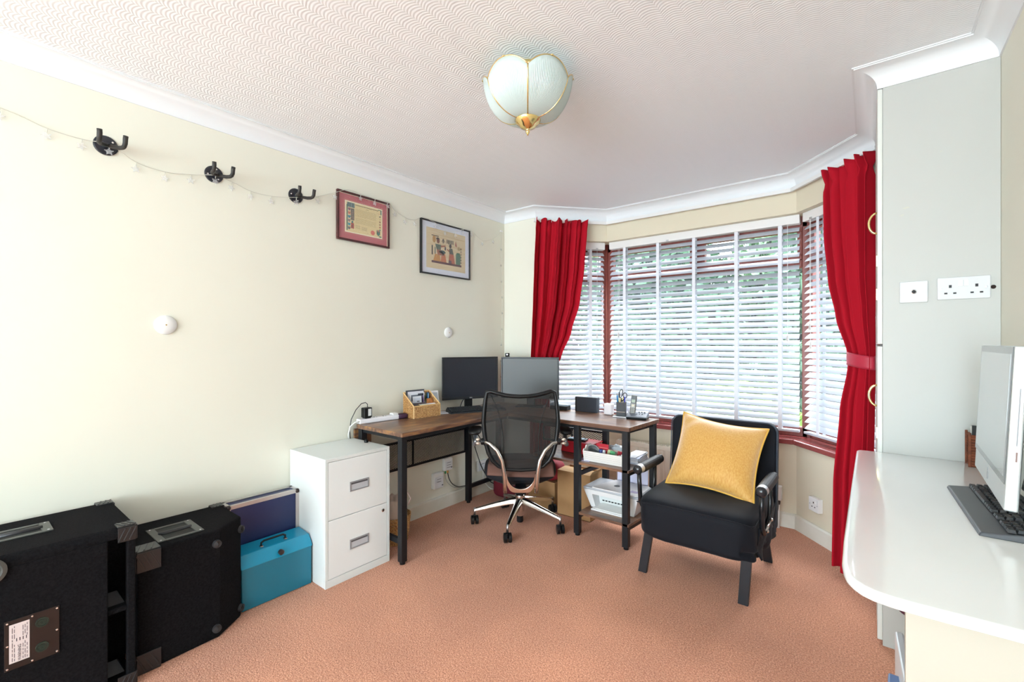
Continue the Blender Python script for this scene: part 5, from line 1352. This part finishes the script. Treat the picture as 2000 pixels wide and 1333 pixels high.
# U-shaped casting joining the yoke arms
us = MB()
N_ = 18; oU = []; iU = []
for i in range(N_+1):
    a = PI + PI*i/N_
    iU.append((0.088*math.cos(a), 0.440 + 0.095*math.sin(a)))
prof = [(-0.104, 0.47)] + [(-0.104, 0.325), (-0.07, 0.322), (0.07, 0.322), (0.104, 0.325)] + [(0.104, 0.47)]
strip_v = []
for i in range(N_+1):
    x, z = iU[i]; f = i/N_
    xo = -0.104 + 0.208*f; zo = 0.322 + 0.12*abs(2*f-1)**5
    strip_v += [(x, BY-0.052, z), (xo, BY-0.052, zo), (x, BY-0.028, z), (xo, BY-0.028, zo)]
fs = []
for i in range(N_):
    a, b = i*4, i*4+4
    fs += [(a, b, b+1, a+1), (a+2, a+3, b+3, b+2), (a, a+2, b+2, b), (a+1, b+1, b+3, a+3)]
us.add(strip_v, fs); us.out('yoke_casting', mat('warm_alloy', '#cbb7ab', 0.22, metal=1.0), oc, smooth=False, bevel=0.003)
MB().box(-0.035, 0.035, BY-0.03, 0.06, 0.300, 0.345).out('tilt_mechanism', BLACKP, oc, bevel=0.01)
# seat: deep upholstered shell
sbox(MB(), (0, -0.02, 0.398), (0.245, 0.235, 0.062), 0.62, 40, 16, lambda p: 0.0).out('seat_cushion', mat('seat_navy_black', '#0e1018', 0.8), oc, smooth=True)
sbox(MB(), (0, -0.03, 0.355), (0.205, 0.20, 0.050), 0.9, 36, 14).out('seat_shell', mat('shell_black', '#14151a', 0.45), oc, smooth=True)
MB().lathe([(0.026, 0.20), (0.026, 0.305)], 18).out('gas_sleeve', BLACKP, oc, smooth=False)
MB().lathe([(0.022, 0.03), (0.022, 0.085), (0.030, 0.087), (0.033, 0.14), (0.034, 0.20), (0.028, 0.203)], 20).out('hub', CHROME, oc, smooth=False, bevel=0.002)
MB().lathe([(0.021, 0.012), (0.023, 0.016), (0.023, 0.055)], 16).out('column_end', BLACKP, oc)
cst = None
for k, ang in enumerate((-67, 5, 77, 149, 221)):
    a = R(ang) - YAW
    ca, sa = math.cos(a), math.sin(a)
    sec = []
    mb = MB(); n_ = 6; rg = []
    for i in range(n_+1):
        f = i/n_; r_ = 0.028 + 0.285*f; w_ = 0.022 - 0.010*f; zt_ = 0.185 - 0.075*f**1.1; h = 0.040 - 0.022*f
        ring = []
        for (dx, dz) in ((-w_, -h), (w_, -h), (w_*0.9, -h*0.25), (w_*0.45, 0), (-w_*0.45, 0), (-w_*0.9, -h*0.25)):
            ring.append((r_*ca - dx*sa, r_*sa + dx*ca, zt_+dz))
        rg.append(ring)
    vs_ = [p for r_ in rg for p in r_]; fs = []
    for i in range(n_):
        for j in range(6): fs.append((i*6+j, i*6+(j+1) % 6, (i+1)*6+(j+1) % 6, (i+1)*6+j))
    fs.append(list(range(6))); fs.append([n_*6+j for j in range(6)][::-1])
    mb.add(vs_, fs)
    poly_smooth(mb.out('base_arm', CHROME, oc), 55)
    ex_, ey_ = 0.315*ca, 0.315*sa
    ct = MB().tube([(ex_, ey_, 0.112), (ex_, ey_, 0.062)], 0.0075, 10).out('caster_stem', SILVER, oc, smooth=True)
    b2 = a + R((25, -50, 70, 10, 100)[k])
    dx, dy = math.cos(b2), math.sin(b2)
    for s in (-1, 1):
        c = Vector((ex_ + dx*0.0 - dy*s*0.015, ey_ + dy*0.0 + dx*s*0.015, 0.030))
        ax = Vector((-dy, dx, 0))
        MB().tube([c-ax*0.0105, c-ax*0.0085, c+ax*0.0085, c+ax*0.0105], [0.023, 0.030, 0.030, 0.023], 24).out('caster_wheel', BLACKP, ct)
    MB().tube([(ex_-0.001, ey_, 0.060), (ex_, ey_, 0.028)], [0.013, 0.010], 10).out('caster_hood', BLACKP, ct)
jm = thing('brown_cloth', 'brown cloth laid over the back of the office chair seat', 'cloth', (0.64, 2.50, 0), YAW)
def clothf(u, v):
    x = -0.205 + 0.41*u
    y = -0.272 + 0.16*v
    z = 0.470 + 0.006*math.sin(14*x) if v > 0.4 else 0.470 - 0.062*(1 - v/0.4)**1.3 - 0.008*math.sin(9*x+1)*(1-v/0.4)
    return (x*(1+0.05*(1-v)), y, z)
MB().grid(clothf, 40, 14).out('cloth', mat('brown_cloth', '#6e4c41', 0.85), jm, smooth=True, solid=0.006)

# ------------------------------------------------------------------ armchair
ac = thing('armchair', 'low black fold-out armchair with round padded armrests by the window', 'armchair', (1.845, 2.65, 0), 0)
def ao(mb, name, m, par=ac, **k): return mb.out(name, m, par, org=(1.845, 2.65, 0), **k)
def wr(p):
    # stretched cover wrinkles, stronger low on the right side
    w = 0.006*math.sin(7*p.x+3*p.z) + 0.004*math.sin(11*p.z+5*p.x)
    if p.x > 0.8: w += 0.03*math.sin(16*p.z+6*p.y)*max(0, -p.z+0.3) + 0.018*math.sin(22*p.y)*max(0, -p.z+0.5)
    return w
o = ao(sbox(MB(), (1.843, 2.655, 0.318), (0.292, 0.325, 0.118), 0.30, 96, 48, wr, 'x'), 'seat', DARKF, smooth=True)
# seam along the front top edge and sides
ao(MB().tube([(1.562, 2.338, 0.398), (1.65, 2.332, 0.406), (1.845, 2.329, 0.409), (2.04, 2.332, 0.406), (2.125, 2.338, 0.398), (2.133, 2.36, 0.398), (2.136, 2.55, 0.405)], 0.0035, 6), 'seam_piping', DARKF, smooth=True)
def skirt(u, v):
    y = 2.42 + 0.56*u
    z = 0.37 - 0.15*v - 0.015*math.sin(3*u)
    return (2.137 + 0.010*math.sin(19*u + 7*v)*v + 0.007*math.sin(9*u-4*v)*v, y, z)
ao(MB().grid(skirt, 60, 10), 'cover_skirt', DARKF, smooth=True, solid=0.004)
bk_ = MB()
outl = []
x0, x1, z0, z1, rr_ = 1.548, 2.142, 0.20, 0.795, 0.055
for cx, cz, a0 in ((x1-rr_, z1-rr_, 0), (x0+rr_, z1-rr_, 90)):
    for i in range(7):
        a = R(a0 + 90*i/6); outl.append((cx + rr_*math.cos(a), cz + rr_*math.sin(a)))
outl += [(x0, z0), (x1, z0)]
bb = MB()
lean = Matrix.Translation((0, 2.935, 0.35)) @ Matrix.Rotation(R(-5), 4, 'X') @ Matrix.Translation((0, -2.935, -0.35))
bb.x = lean
bb.prism(outl, 2.900, 2.985, 'y')
ao(bb, 'backrest', DARKF, bevel=0.018, seg=4, smooth=False)
bb = MB(); bb.x = lean
bb.tube([(p[0], 2.899, p[1]) for p in outl], 0.0035, 6, True)
ao(bb, 'back_piping', mat('piping_slate', '#3a4554', 0.6), smooth=True)
for s, x in ((-1, 1.538), (1, 2.150)):
    r_ = 0.027
    ao(MB().tube([(x, 2.405, 0.552), (x, 2.45, 0.551)], 0.0265, 20), 'silver_collar', mat('collar_silver', '#d5d7dc', 0.35, metal=0.7), smooth=False, bevel=0.002)
    ao(MB().ball((x, 2.405, 0.552), 0.0265, 16, (1, 0.7, 1)), 'end_ball', mat('ball_black', '#25262a', 0.2), smooth=True)
    ao(MB().tube([(x, 2.45, 0.551), (x, 2.47, 0.550), (x, 2.70, 0.547), (x, 2.735, 0.546)], [0.026, 0.0285, 0.0285, 0.026], 20), 'arm_pad', mat('arm_foam', '#15181d', 0.55), smooth=False, bevel=0.002)
    ao(MB().ball((x, 2.745, 0.546), 0.026, 14, (1, 0.7, 1)), 'end_ball', mat('ball_black', '#25262a'), smooth=True)
    ao(MB().tube([(x, 2.425, 0.535), (x-0.002*s, 2.428, 0.46), (x-0.002*s, 2.44, 0.37), (x, 2.47, 0.335), (x, 2.56, 0.345)], 0.012, 12), 'front_post', mat('post_black', '#1e1f22', 0.25), smooth=True)
    ao(MB().tube([(x, 2.655, 0.535), (x, 2.655, 0.43), (x, 2.63, 0.37), (x, 2.56, 0.345)], 0.011, 12), 'rear_post', mat('post_black', '#1e1f22'), smooth=True)
    ao(MB().tube([(x+0.008*s, 2.475, 0.345), (x+0.008*s, 2.60, 0.362)], 0.007, 8), 'chrome_link', CHROME, smooth=True)
    for y, z in ((2.48, 0.345), (2.60, 0.365)):
        ao(MB().lathe([(0.007, x+0.010*s), (0.009, x+0.014*s), (0.006, x+0.020*s)], 12, (0, y, z), 'x'), 'bolt', CHROME)
LEGM = mat('leg_board', '#22262c', 0.4, noise=(20, '#1b1e22', 0.3), stretch=(1, 1, 0.2))
def leg(xt, yt, xb, yb, zt_=0.24):
    w_, d_ = 0.023, 0.011
    ao(MB().hexa([(xb-w_, yb-d_, 0), (xb+w_, yb-d_, 0), (xb+w_, yb+d_, 0), (xb-w_, yb+d_, 0)], [(xt-w_, yt-d_, zt_), (xt+w_, yt-d_, zt_), (xt+w_, yt+d_, zt_), (xt-w_, yt+d_, zt_)]), 'leg', LEGM, bevel=0.002)
leg(1.612, 2.39, 1.573, 2.392); leg(2.092, 2.39, 2.075, 2.392); leg(1.612, 2.88, 1.585, 2.935); leg(2.075, 2.88, 2.095, 2.945)

# cushion
cu = thing('cushion', 'square mustard yellow velvety cushion leaning on the black armchair back', 'cushion', (1.88, 2.76, 0.42), 0)
CUSH = mat('mustard_chenille', '#cf8c2c', 0.6, sheen=0.8, noise=(170, '#e6b968', 0.3), bump=(260, 0.5, 0.0015), stretch=(1, 1, 0.25))
cn = {(0, 0): Vector((1.612, 2.640, 0.436)), (1, 0): Vector((2.085, 2.590, 0.424)), (0, 1): Vector((1.640, 2.885, 0.826)), (1, 1): Vector((2.112, 2.860, 0.776))}
def cush(side):
    def fn(u, v):
        U, V = 2*u-1, 2*v-1
        # pinched edges, pulled in between the corners
        e = 0.085
        uu = u + e*(1-V*V)*(-U)*(abs(U)**2)*0.55; vv = v + e*(1-U*U)*(-V)*(abs(V)**2)*0.75
        p = cn[(0, 0)]*(1-uu)*(1-vv) + cn[(1, 0)]*uu*(1-vv) + cn[(0, 1)]*(1-uu)*vv + cn[(1, 1)]*uu*vv
        n = (cn[(1, 0)]-cn[(0, 0)]).cross(cn[(0, 1)]-cn[(0, 0)]).normalized()
        th = 0.088*(max(0, 1-abs(U)**2.6)**0.62)*(max(0, 1-abs(V)**2.6)**0.62)
        cr = math.exp(-((U-0.85)**2+(V+0.85)**2)/0.12) + math.exp(-((U+0.8)**2+(V-0.9)**2)/0.10) + math.exp(-((U+0.85)**2+(V+0.85)**2)/0.10)
        th *= 1 + 0.10*math.sin(10*(U-V))*cr
        th += 0.007*math.sin(5*U+2*V)*(1-U*U)*(1-V*V)
        q = p + n*th*side
        return (q.x-1.88, q.y-2.76, q.z-0.42)
    return fn
MB().grid(cush(1), 60, 60).out('front_cover', CUSH, cu, smooth=True)
MB().grid(cush(-1), 40, 40).out('back_cover', mat('mustard_back', '#cf9a3c', 0.8), cu, smooth=True)
f_ = cush(0)
per = [f_(i/40, 0) for i in range(40)] + [f_(1, i/40) for i in range(40)] + [f_(1-i/40, 1) for i in range(40)] + [f_(0, 1-i/40) for i in range(40)]
MB().tube(per, 0.0052, 7, True).out('piping', mat('mustard_piping', '#e2b04c', 0.6), cu, smooth=True)

# ------------------------------------------------------------------ ceiling light
LC = (1.450, 1.492)
cl = thing('ceiling_light', 'tulip shaped ribbed white glass ceiling light with brass ribs', 'ceiling light', (LC[0], LC[1], ZC), 0)
MB().lathe([(0.047, 0), (0.050, -0.006), (0.044, -0.018), (0.028, -0.030), (0.012, -0.036), (0.007, -0.038), (0.007, -0.10), (0.02, -0.105), (0.02, -0.115)], 28).out('canopy', BRASS, cl, smooth=True)
def opal():
    m = bpy.data.materials.new('ribbed_opal_glass'); m.use_nodes = True
    nt = m.node_tree; b = nt.nodes['Principled BSDF']; L = nt.links.new
    b.inputs['Base Color'].default_value = lin('#e6f0ee'); b.inputs['Roughness'].default_value = 0.25
    tl_ = nt.nodes.new('ShaderNodeBsdfTranslucent'); tl_.inputs[0].default_value = lin('#e8f2f0')
    ad_ = nt.nodes.new('ShaderNodeMixShader'); ad_.inputs[0].default_value = 0.4
    out = nt.nodes['Material Output']
    L(b.outputs[0], ad_.inputs[1]); L(tl_.outputs[0], ad_.inputs[2]); L(ad_.outputs[0], out.inputs[0])
    return m
OPAL = opal()
toCam = math.atan2(CAM[1]-LC[1], CAM[0]-LC[0])
ZB, ZR = -0.222, -0.100       # bottom collar, seam top
def bowl(t):      # t 0 bottom .. 1 rim : radius, z
    a = t*R(78)
    r_ = 0.038 + 0.146*math.sin(a)**0.92 if t > 0 else 0.038
    return r_, ZB + (ZR-ZB)*(1-math.cos(a))/(1-math.cos(R(78)))
ribs_ = MB()
for k in range(6):
    a0 = toCam + R(60*k); a1 = a0 + R(60)
    def petal(u, v, a0=a0, a1=a1):
        U = 2*u-1
        rise = 0.042*(1-abs(U)**2.2)
        t = v
        r_, z = bowl(min(1, t))
        z += rise*v**2.2
        r_ += 0.006*(1-U*U)*math.sin(PI*v*0.9) + 0.0012*math.cos(2*PI*26*u)*math.sin(PI*min(1, v*1.1))**0.5*(1-U**8)
        a = a0 + (a1-a0)*u
        return (r_*math.cos(a), r_*math.sin(a), z)
    p = MB().grid(petal, 208, 12).out('glass_petal', OPAL, cl, smooth=True, solid=0.002)
    MB().tube([Vector(petal(0, i/14)) for i in range(15)], 0.0028, 7).out('brass_rib', BRASS, cl, smooth=True)
    MB().tube([Vector(petal(i/20, 1.0)) for i in range(21)], 0.0026, 7).out('rim_wire', BRASS, p, smooth=True)
    mid = petal(0.5, 1.0)
    MB().ball((mid[0], mid[1], mid[2]+0.001), 0.005, 10, (1.3, 1.3, 0.8)).out('rim_clip', BRASS, p, smooth=True)
MB().lathe([(0.030, ZB+0.012), (0.052, ZB+0.006), (0.053, ZB-0.002), (0.048, ZB-0.008), (0.046, ZB-0.014), (0.034, ZB-0.022), (0.030, ZB-0.030), (0.012, ZB-0.036), (0.007, ZB-0.040), (0.009, ZB-0.046), (0.007, ZB-0.053), (0.0035, ZB-0.057), (0.003, ZB-0.062)], 28).out('finial', BRASS, cl, smooth=True)
MB().lathe([(0.008, -0.10), (0.008, ZB+0.01)], 10).out('centre_rod', BRASS, cl)

# ------------------------------------------------------------------ left wall: blanking plates, guitar hooks, pictures, string lights
def plate(label, y, z, r_):
    t = thing('blanking_plate', label, 'plate', (0.0005, y, z), 0, 'round plates on the left wall')
    MB().lathe([(r_, 0), (r_, 0.004), (r_*0.92, 0.010), (r_*0.5, 0.014), (0.002, 0.015)], 36, (0, 0, 0), 'x').out('cover', WHITEP, t, smooth=True)
    MB().lathe([(0.0035, 0.0145), (0.0025, 0.017)], 10, (0, 0, 0), 'x').out('screw', mat('gilt_screw', '#c2a35c', 0.3, metal=0.8), t)
plate('round white blanking plate on the left wall, above the blue flight case side', 0.638, 1.342, 0.044)
plate('round white blanking plate on the left wall, above the left monitor', 2.422, 1.338, 0.041)

HK = mat('hook_foam', '#2b2826', 0.6)
def hook(label, y, z, tw):
    t = thing('guitar_hanger', label, 'hook', (0.0005, y, z), 0, 'guitar hangers on the left wall')
    MB().lathe([(0.041, 0), (0.041, 0.004), (0.037, 0.006), (0.016, 0.007), (0.014, 0.022), (0.010, 0.024)], 32, (0, 0, 0), 'x').out('wall_plate', mat('hook_plate', '#22232b', 0.35), t, smooth=False)
    for a in (30, 150, 270):
        MB().lathe([(0.0045, 0.006), (0.0035, 0.0085)], 10, (0, 0.028*math.cos(R(a+tw)), 0.028*math.sin(R(a+tw))), 'x').out('screw', mat('bright_screw', '#e6e0dc'), t)
    MB().tube([(0.01, 0, 0), (0.05, 0, -0.012), (0.062, 0, -0.016)], 0.0065, 10).out('stem', BLACKM, t, smooth=True)
    for s in (-1, 1):
        pts = [(0.055, 0.0, -0.016), (0.064, s*0.016, -0.018), (0.075, s*0.030, -0.020), (0.098, s*0.038, -0.022), (0.116, s*0.039, -0.021), (0.126, s*0.040, -0.012), (0.130, s*0.040, 0.006), (0.132, s*0.041, 0.018)]
        MB().tube(pts, [0.007, 0.008, 0.0085, 0.0085, 0.0085, 0.0088, 0.009, 0.009], 10).out('padded_arm', HK, t, smooth=True)
hook('black guitar hanger on the left wall, nearest the camera', 0.430, 2.100, 10)
hook('black guitar hanger on the left wall, middle of the three', 0.834, 2.095, 40)
hook('black guitar hanger on the left wall next to the red framed certificate', 1.241, 2.093, 20)

def frame(name, label, y0, y1, z0, z1, d, fw_, fm):
    t = thing(name, label, 'picture', (0.001, (y0+y1)/2, (z0+z1)/2), 0)
    a, h = (y1-y0)/2, (z1-z0)/2
    f = fw_
    for (p, q) in (((-a, -h), (a, -h+f)), ((-a, h-f), (a, h)), ((-a, -h+f), (-a+f, h-f)), ((a-f, -h+f), (a, h-f))):
        MB().box(0, d, p[0], q[0], p[1], q[1]).out('frame_rail', fm, t, bevel=0.003)
    return t, a, h
FRM = mat('dark_cherry_frame', '#3b1a1a', 0.25, noise=(12, '#56282a', 0.2), coat=0.3)
t, a, h = frame('framed_certificate', 'dark cherry framed certificate with a red mount on the left wall', 1.486, 1.868, 1.893, 2.199, 0.020, 0.013, FRM)
def flat(par, name, rects, x, m=None):
    mb = MB()
    for (u0, u1, v0, v1, c) in rects: mb.box(x, x+0.0005, u0, u1, v0, v1, c)
    return mb.out(name, m or print_mat(), par)
flat(t, 'red_mount', [(-a+0.012, a-0.012, -h+0.012, h-0.012, '#b84a54')], 0.010)
flat(t, 'mount_edge', [(-a+0.012, a-0.012, h-0.0155, h-0.0125, '#e6d5b4'), (a-0.0175, a-0.0125, -h+0.012, h-0.012, '#e6d5b4'),
                       (-0.143, 0.143, 0.1025, 0.104, '#d28f78'), (-0.143, 0.143, -0.104, -0.1025, '#d28f78'), (-0.143, -0.1415, -0.104, 0.104, '#d28f78'), (0.1415, 0.143, -0.104, 0.104, '#d28f78')], 0.0106)
flat(t, 'certificate_sheet', [(-0.136, 0.136, -0.098, 0.098, '#f0e6c8')], 0.0112)
flat(t, 'parchment_field', [(-0.130, 0.130, -0.092, 0.092, '#e3cc95')], 0.0118)
rt = random.Random(11); pr_ = []
pr_ += [(-0.126, -0.118, -0.086, 0.075, '#4a7566'), (-0.122, -0.070, 0.060, 0.090, '#6d8585'), (-0.098, -0.072, -0.018, 0.055, '#80705f')]
for i in range(26):
    y_, z_ = rt.uniform(-0.097, -0.074), rt.uniform(-0.017, 0.052)
    pr_.append((y_, y_+0.004, z_, z_+0.004, rt.choice(['#3c8a83', '#c05a52', '#dcc79b', '#5a5a78'])))
for i in range(12):
    y_ = -0.118 + i*0.0038; pr_.append((y_, y_+0.002, 0.064, 0.086, rt.choice(['#a9c3bb', '#39606a', '#8a6d6d'])))
for i in range(-3, 12): pass
for (yy, zz, c) in ((-0.096, -0.052, '#b5503e'),):
    pr_ += [(yy, yy+0.022, zz-0.018, zz+0.016, c), (yy+0.004, yy+0.016, zz+0.016, zz+0.03, '#3c6f6a'), (yy+0.006, yy+0.014, zz-0.01, zz+0.006, '#7c3a4a')]
pr_ += [(-0.066, 0.105, 0.080, 0.0835, '#5c5034'), (0.010, 0.03, 0.068, 0.070, '#8a744a')]
for r_ in range(15):
    z_ = 0.056 - r_*0.0062
    if r_ == 8: continue
    y_ = -0.064
    while y_ < 0.085:
        l = rt.uniform(0.004, 0.014); pr_.append((y_, min(y_+l, 0.088), z_, z_+0.0018, '#b39c6a')); y_ += l+0.0025
for r_ in range(4): pr_ += [(-0.066, -0.03, -0.046-r_*0.006, -0.0445-r_*0.006, '#a28b5c'), (-0.02, 0.02, -0.050-r_*0.006, -0.0485-r_*0.006, '#8b7448')]
pr_ += [(0.098, 0.116, 0.062, 0.064, '#c77a5a'), (0.121, 0.129, 0.060, 0.089, '#2f6b5a'), (0.100, 0.129, 0.086, 0.090, '#2f6b5a')]
pr_ += [(0.092, 0.098, -0.075, -0.045, '#2f5a4c'), (0.098, 0.112, -0.082, -0.055, '#3d7a66'), (0.112, 0.118, -0.075, -0.045, '#2f5a4c'), (0.101, 0.109, -0.062, -0.044, '#a33a3a'), (0.11, 0.129, -0.09, -0.083, '#2f6b5a')]
for i in range(4): pr_.append((0.024, 0.027, -0.083, -0.080, '#3d3a36'))
flat(t, 'printed_border', pr_, 0.0124)
def shield(mb, y, z, s, c, x=0.0128):
    pts = [(y-s, z+s), (y+s, z+s), (y+s, z-s*0.3), (y, z-s*1.2), (y-s, z-s*0.3)]
    mb.prism(pts, x, x+0.0005, 'x', c)
mb = MB()
for i, c in enumerate(('#8d5468', '#c66c55', '#2f7f95', '#8c7478', '#3a93a0', '#6d5e64')): shield(mb, -0.108, 0.047-i*0.0235, 0.0085, c)
for i in range(6): shield(mb, 0.117, 0.045-i*0.0175, 0.0048, ('#5a5440', '#c9b27a', '#7d4a3a', '#8a5a40', '#a0483c', '#3d7a66')[i])
n_ = 22
mb.prism([(0.062 + (0.0165 if i % 2 else 0.0135)*math.cos(2*PI*i/n_), -0.070 + (0.0165 if i % 2 else 0.0135)*math.sin(2*PI*i/n_)) for i in range(n_)], 0.0128, 0.0133, 'x', '#d4604e')
mb.out('printed_shields', print_mat(), t)
MB().box(0.0140, 0.0146, -a+0.012, a-0.012, -h+0.012, h-0.012).out('glass', clear_mat('picture_glass', '#e8eef0', 0.93, 0.03), t)

t, a, h = frame('framed_papyrus', 'thin black framed papyrus picture with a white mount on the left wall', 2.139, 2.650, 1.766, 2.164, 0.022, 0.010, mat('black_frame', '#161617', 0.35))
flat(t, 'white_mount', [(-a+0.009, a-0.009, -h+0.009, h-0.009, '#e0e2ee')], 0.010)
flat(t, 'papyrus_sheet', [(-0.200, 0.205, -0.150, 0.148, '#dcc7a0')], 0.0106)
rt = random.Random(5)
pp_ = []
for i in range(60):
    z_ = rt.uniform(-0.149, 0.144); y_ = rt.uniform(-0.2, 0.1)
    pp_.append((y_, min(0.205, y_+rt.uniform(0.05, 0.3)), z_, z_+rt.uniform(0.001, 0.003), rt.choice(['#d3b98c', '#e4d3b0', '#cfae80'])))
flat(t, 'papyrus_fibre', pp_, 0.0112)
mb = MB()
def P_(pts, c): mb.prism(pts, 0.0118, 0.0124, 'x', c)
def R_(y0, y1, z0, z1, c): P_([(y0, z0), (y1, z0), (y1, z1), (y0, z1)], c)
def E_(y, z, ry, rz_, c, n=14): P_([(y+ry*math.cos(2*PI*i/n), z+rz_*math.sin(2*PI*i/n)) for i in range(n)], c)
R_(-0.150, 0.160, -0.108, -0.092, '#5b2a33')                                  # ground strip
# plain generic seated and kneeling robed figures, plants and jars
P_([(-0.135, -0.092), (-0.115, -0.04), (-0.07, -0.045), (-0.06, -0.092)], '#c98a3c'); P_([(-0.06, -0.092), (-0.05, -0.03), (-0.015, -0.03), (0.0, -0.092)], '#c77447')
E_(-0.085, 0.060, 0.015, 0.018, '#8d4a38'); E_(-0.088, 0.075, 0.017, 0.010, '#3a2c25'); P_([(-0.115, 0.035), (-0.055, 0.035), (-0.060, -0.005), (-0.10, -0.005)], '#4f5f4c')
P_([(-0.10, -0.005), (-0.055, -0.005), (-0.02, -0.025), (-0.03, -0.045), (-0.09, -0.045)], '#a8603f'); E_(-0.045, -0.018, 0.035, 0.014, '#3d4638')
P_([(-0.06, 0.03), (-0.01, 0.038), (-0.01, 0.028), (-0.06, 0.015)], '#9c5638'); R_(-0.020, -0.006, 0.000, 0.026, '#3a3548')
P_([(0.02, -0.092), (0.03, -0.02), (0.075, -0.02), (0.09, -0.092)], '#b1573b'); P_([(0.03, -0.02), (0.028, 0.02), (0.06, 0.025), (0.075, -0.02)], '#4a4a40'); E_(0.040, 0.040, 0.013, 0.017, '#3c2f28'); P_([(0.03, 0.005), (0.005, 0.015), (0.005, 0.006), (0.03, -0.008)], '#9c5638')
P_([(0.100, -0.092), (0.098, -0.02), (0.110, 0.0), (0.142, 0.0), (0.150, -0.02), (0.148, -0.092)], '#4d7a62')
for i in range(5): R_(0.103+i*0.009, 0.106+i*0.009, -0.09, -0.01, '#8fae8e')
for i in range(7): P_([(0.125, 0.02), (0.100+i*0.010, 0.052-abs(i-3)*0.006), (0.106+i*0.010, 0.048-abs(i-3)*0.006)], ('#8a8a4a', '#b0773c')[i % 2])
for i in range(6): P_([(0.150, -0.08+i*0.022), (0.162, -0.078+i*0.022), (0.156, -0.064+i*0.022)], '#3a2a2a')
E_(-0.125, 0.070, 0.016, 0.028, '#b88a4a'); R_(-0.150, -0.138, -0.05, 0.02, '#4a4038'); R_(-0.120, -0.112, -0.04, 0.01, '#3f5a50')
for i in range(9): R_(0.0+i*0.0085, 0.005+i*0.0085, 0.055+0.004*math.sin(i*2), 0.086, ('#4a3a34', '#7a6a50', '#3f4a48')[i % 3])
P_([(-0.05, 0.06), (-0.035, 0.088), (-0.015, 0.060), (-0.019, 0.058), (-0.035, 0.082), (-0.047, 0.058)], '#3a3430'); R_(-0.038, -0.030, 0.05, 0.078, '#4a3a34')
P_([(0.09, 0.05), (0.098, 0.088), (0.112, 0.045)], '#a04f3a'); R_(-0.150, -0.08, 0.092, 0.098, '#5a4a34')
R_(0.022, 0.052, -0.092, -0.070, '#4d4f76')
mb.out('printed_scene', print_mat(), t)
MB().box(0.0145, 0.0151, -a+0.009, a-0.009, -h+0.009, h-0.009).out('glass', clear_mat('picture_glass', '#e8eef0'), t)

sl = thing('string_lights', 'thin wire of clear plastic star lights draped across the left wall', 'string lights', (0.012, 1.5, 2.1), 0)
wpts = [(-0.35, 2.19), (-0.1, 2.16), (0.132, 2.137), (0.256, 2.105), (0.356, 2.099), (0.440, 2.100), (0.532, 2.058), (0.636, 2.047), (0.738, 2.065), (0.835, 2.085), (0.913, 2.078), (1.003, 2.055), (1.107, 2.056), (1.235, 2.078), (1.371, 2.123), (1.47, 2.168), (1.553, 2.206), (1.643, 2.203), (1.748, 2.196), (1.848, 2.203), (1.919, 2.166), (2.006, 2.134), (2.092, 2.137), (2.148, 2.166), (2.271, 2.150), (2.369, 2.119), (2.477, 2.124), (2.562, 2.160), (2.66, 2.163), (2.81, 2.119), (2.948, 2.160), (3.058, 2.245)]
def wx_(y):
    if 1.45 < y < 1.90 or 2.12 < y < 2.67: return 0.026
    if any(abs(y-k) < 0.06 for k in (0.43, 0.834, 1.241)): return 0.024
    return 0.008
W3 = [Vector((wx_(y), y, z)) for y, z in wpts]
sm = []
for i in range(len(W3)-1):
    p0, p1, p2, p3 = W3[max(i-1, 0)], W3[i], W3[i+1], W3[min(i+2, len(W3)-1)]
    for k in range(5):
        tt = k/5; sm.append(0.5*((2*p1) + (-p0+p2)*tt + (2*p0-5*p1+4*p2-p3)*tt*tt + (-p0+3*p1-3*p2+p3)*tt**3))
sm.append(W3[-1])
vert = [Vector((0.008 + 0.004*math.sin(z*9), 3.062 + 0.006*math.sin(z*5), z)) for z in [2.245 - 0.07*i for i in range(20)]]
def so_l(mb, nm, m, par=sl, **k): return mb.out(nm, m, par, org=(0.012, 1.5, 2.1), **k)
WIRE = mat('clear_wire', '#cfcbbd', 0.3)
so_l(MB().tube(sm + vert[1:], 0.0014, 5), 'wire', WIRE, smooth=True)
STARM = clear_mat('clear_star', '#eceaea', 0.72, 0.2)
def star(y, z, x, s=0.017):
    tilt_ = rnd.uniform(-0.5, 0.5)
    stem = so_l(MB().tube([(x, y, z), (x+0.001, y-0.002, z-0.016)], 0.0014, 5), 'lamp_stem', WIRE)
    pts = []
    for i in range(10):
        r_ = s if i % 2 == 0 else s*0.45
        a_ = PI/2 + tilt_ + 2*PI*i/10
        pts.append((y-0.003 + r_*math.cos(a_), z-0.016-s*0.8 + r_*math.sin(a_)))
    so_l(MB().prism(pts, x-0.002, x+0.003, 'x'), 'star', STARM, par=stem)
for i in (2, 3, 4, 5, 6, 7, 8, 9, 10, 11, 12, 13, 14, 15, 17, 18, 19, 20, 21, 22, 24, 25, 26, 27, 28, 29, 30):
    star(wpts[i][0], wpts[i][1], wx_(wpts[i][0]))
for i in range(2, 19, 2): star(vert[i].y, vert[i].z, vert[i].x, 0.011)
hk_ = so_l(MB().box(0.001, 0.012, 3.045, 3.075, 2.238, 2.250), 'adhesive_clip', WHITEP, bevel=0.002)
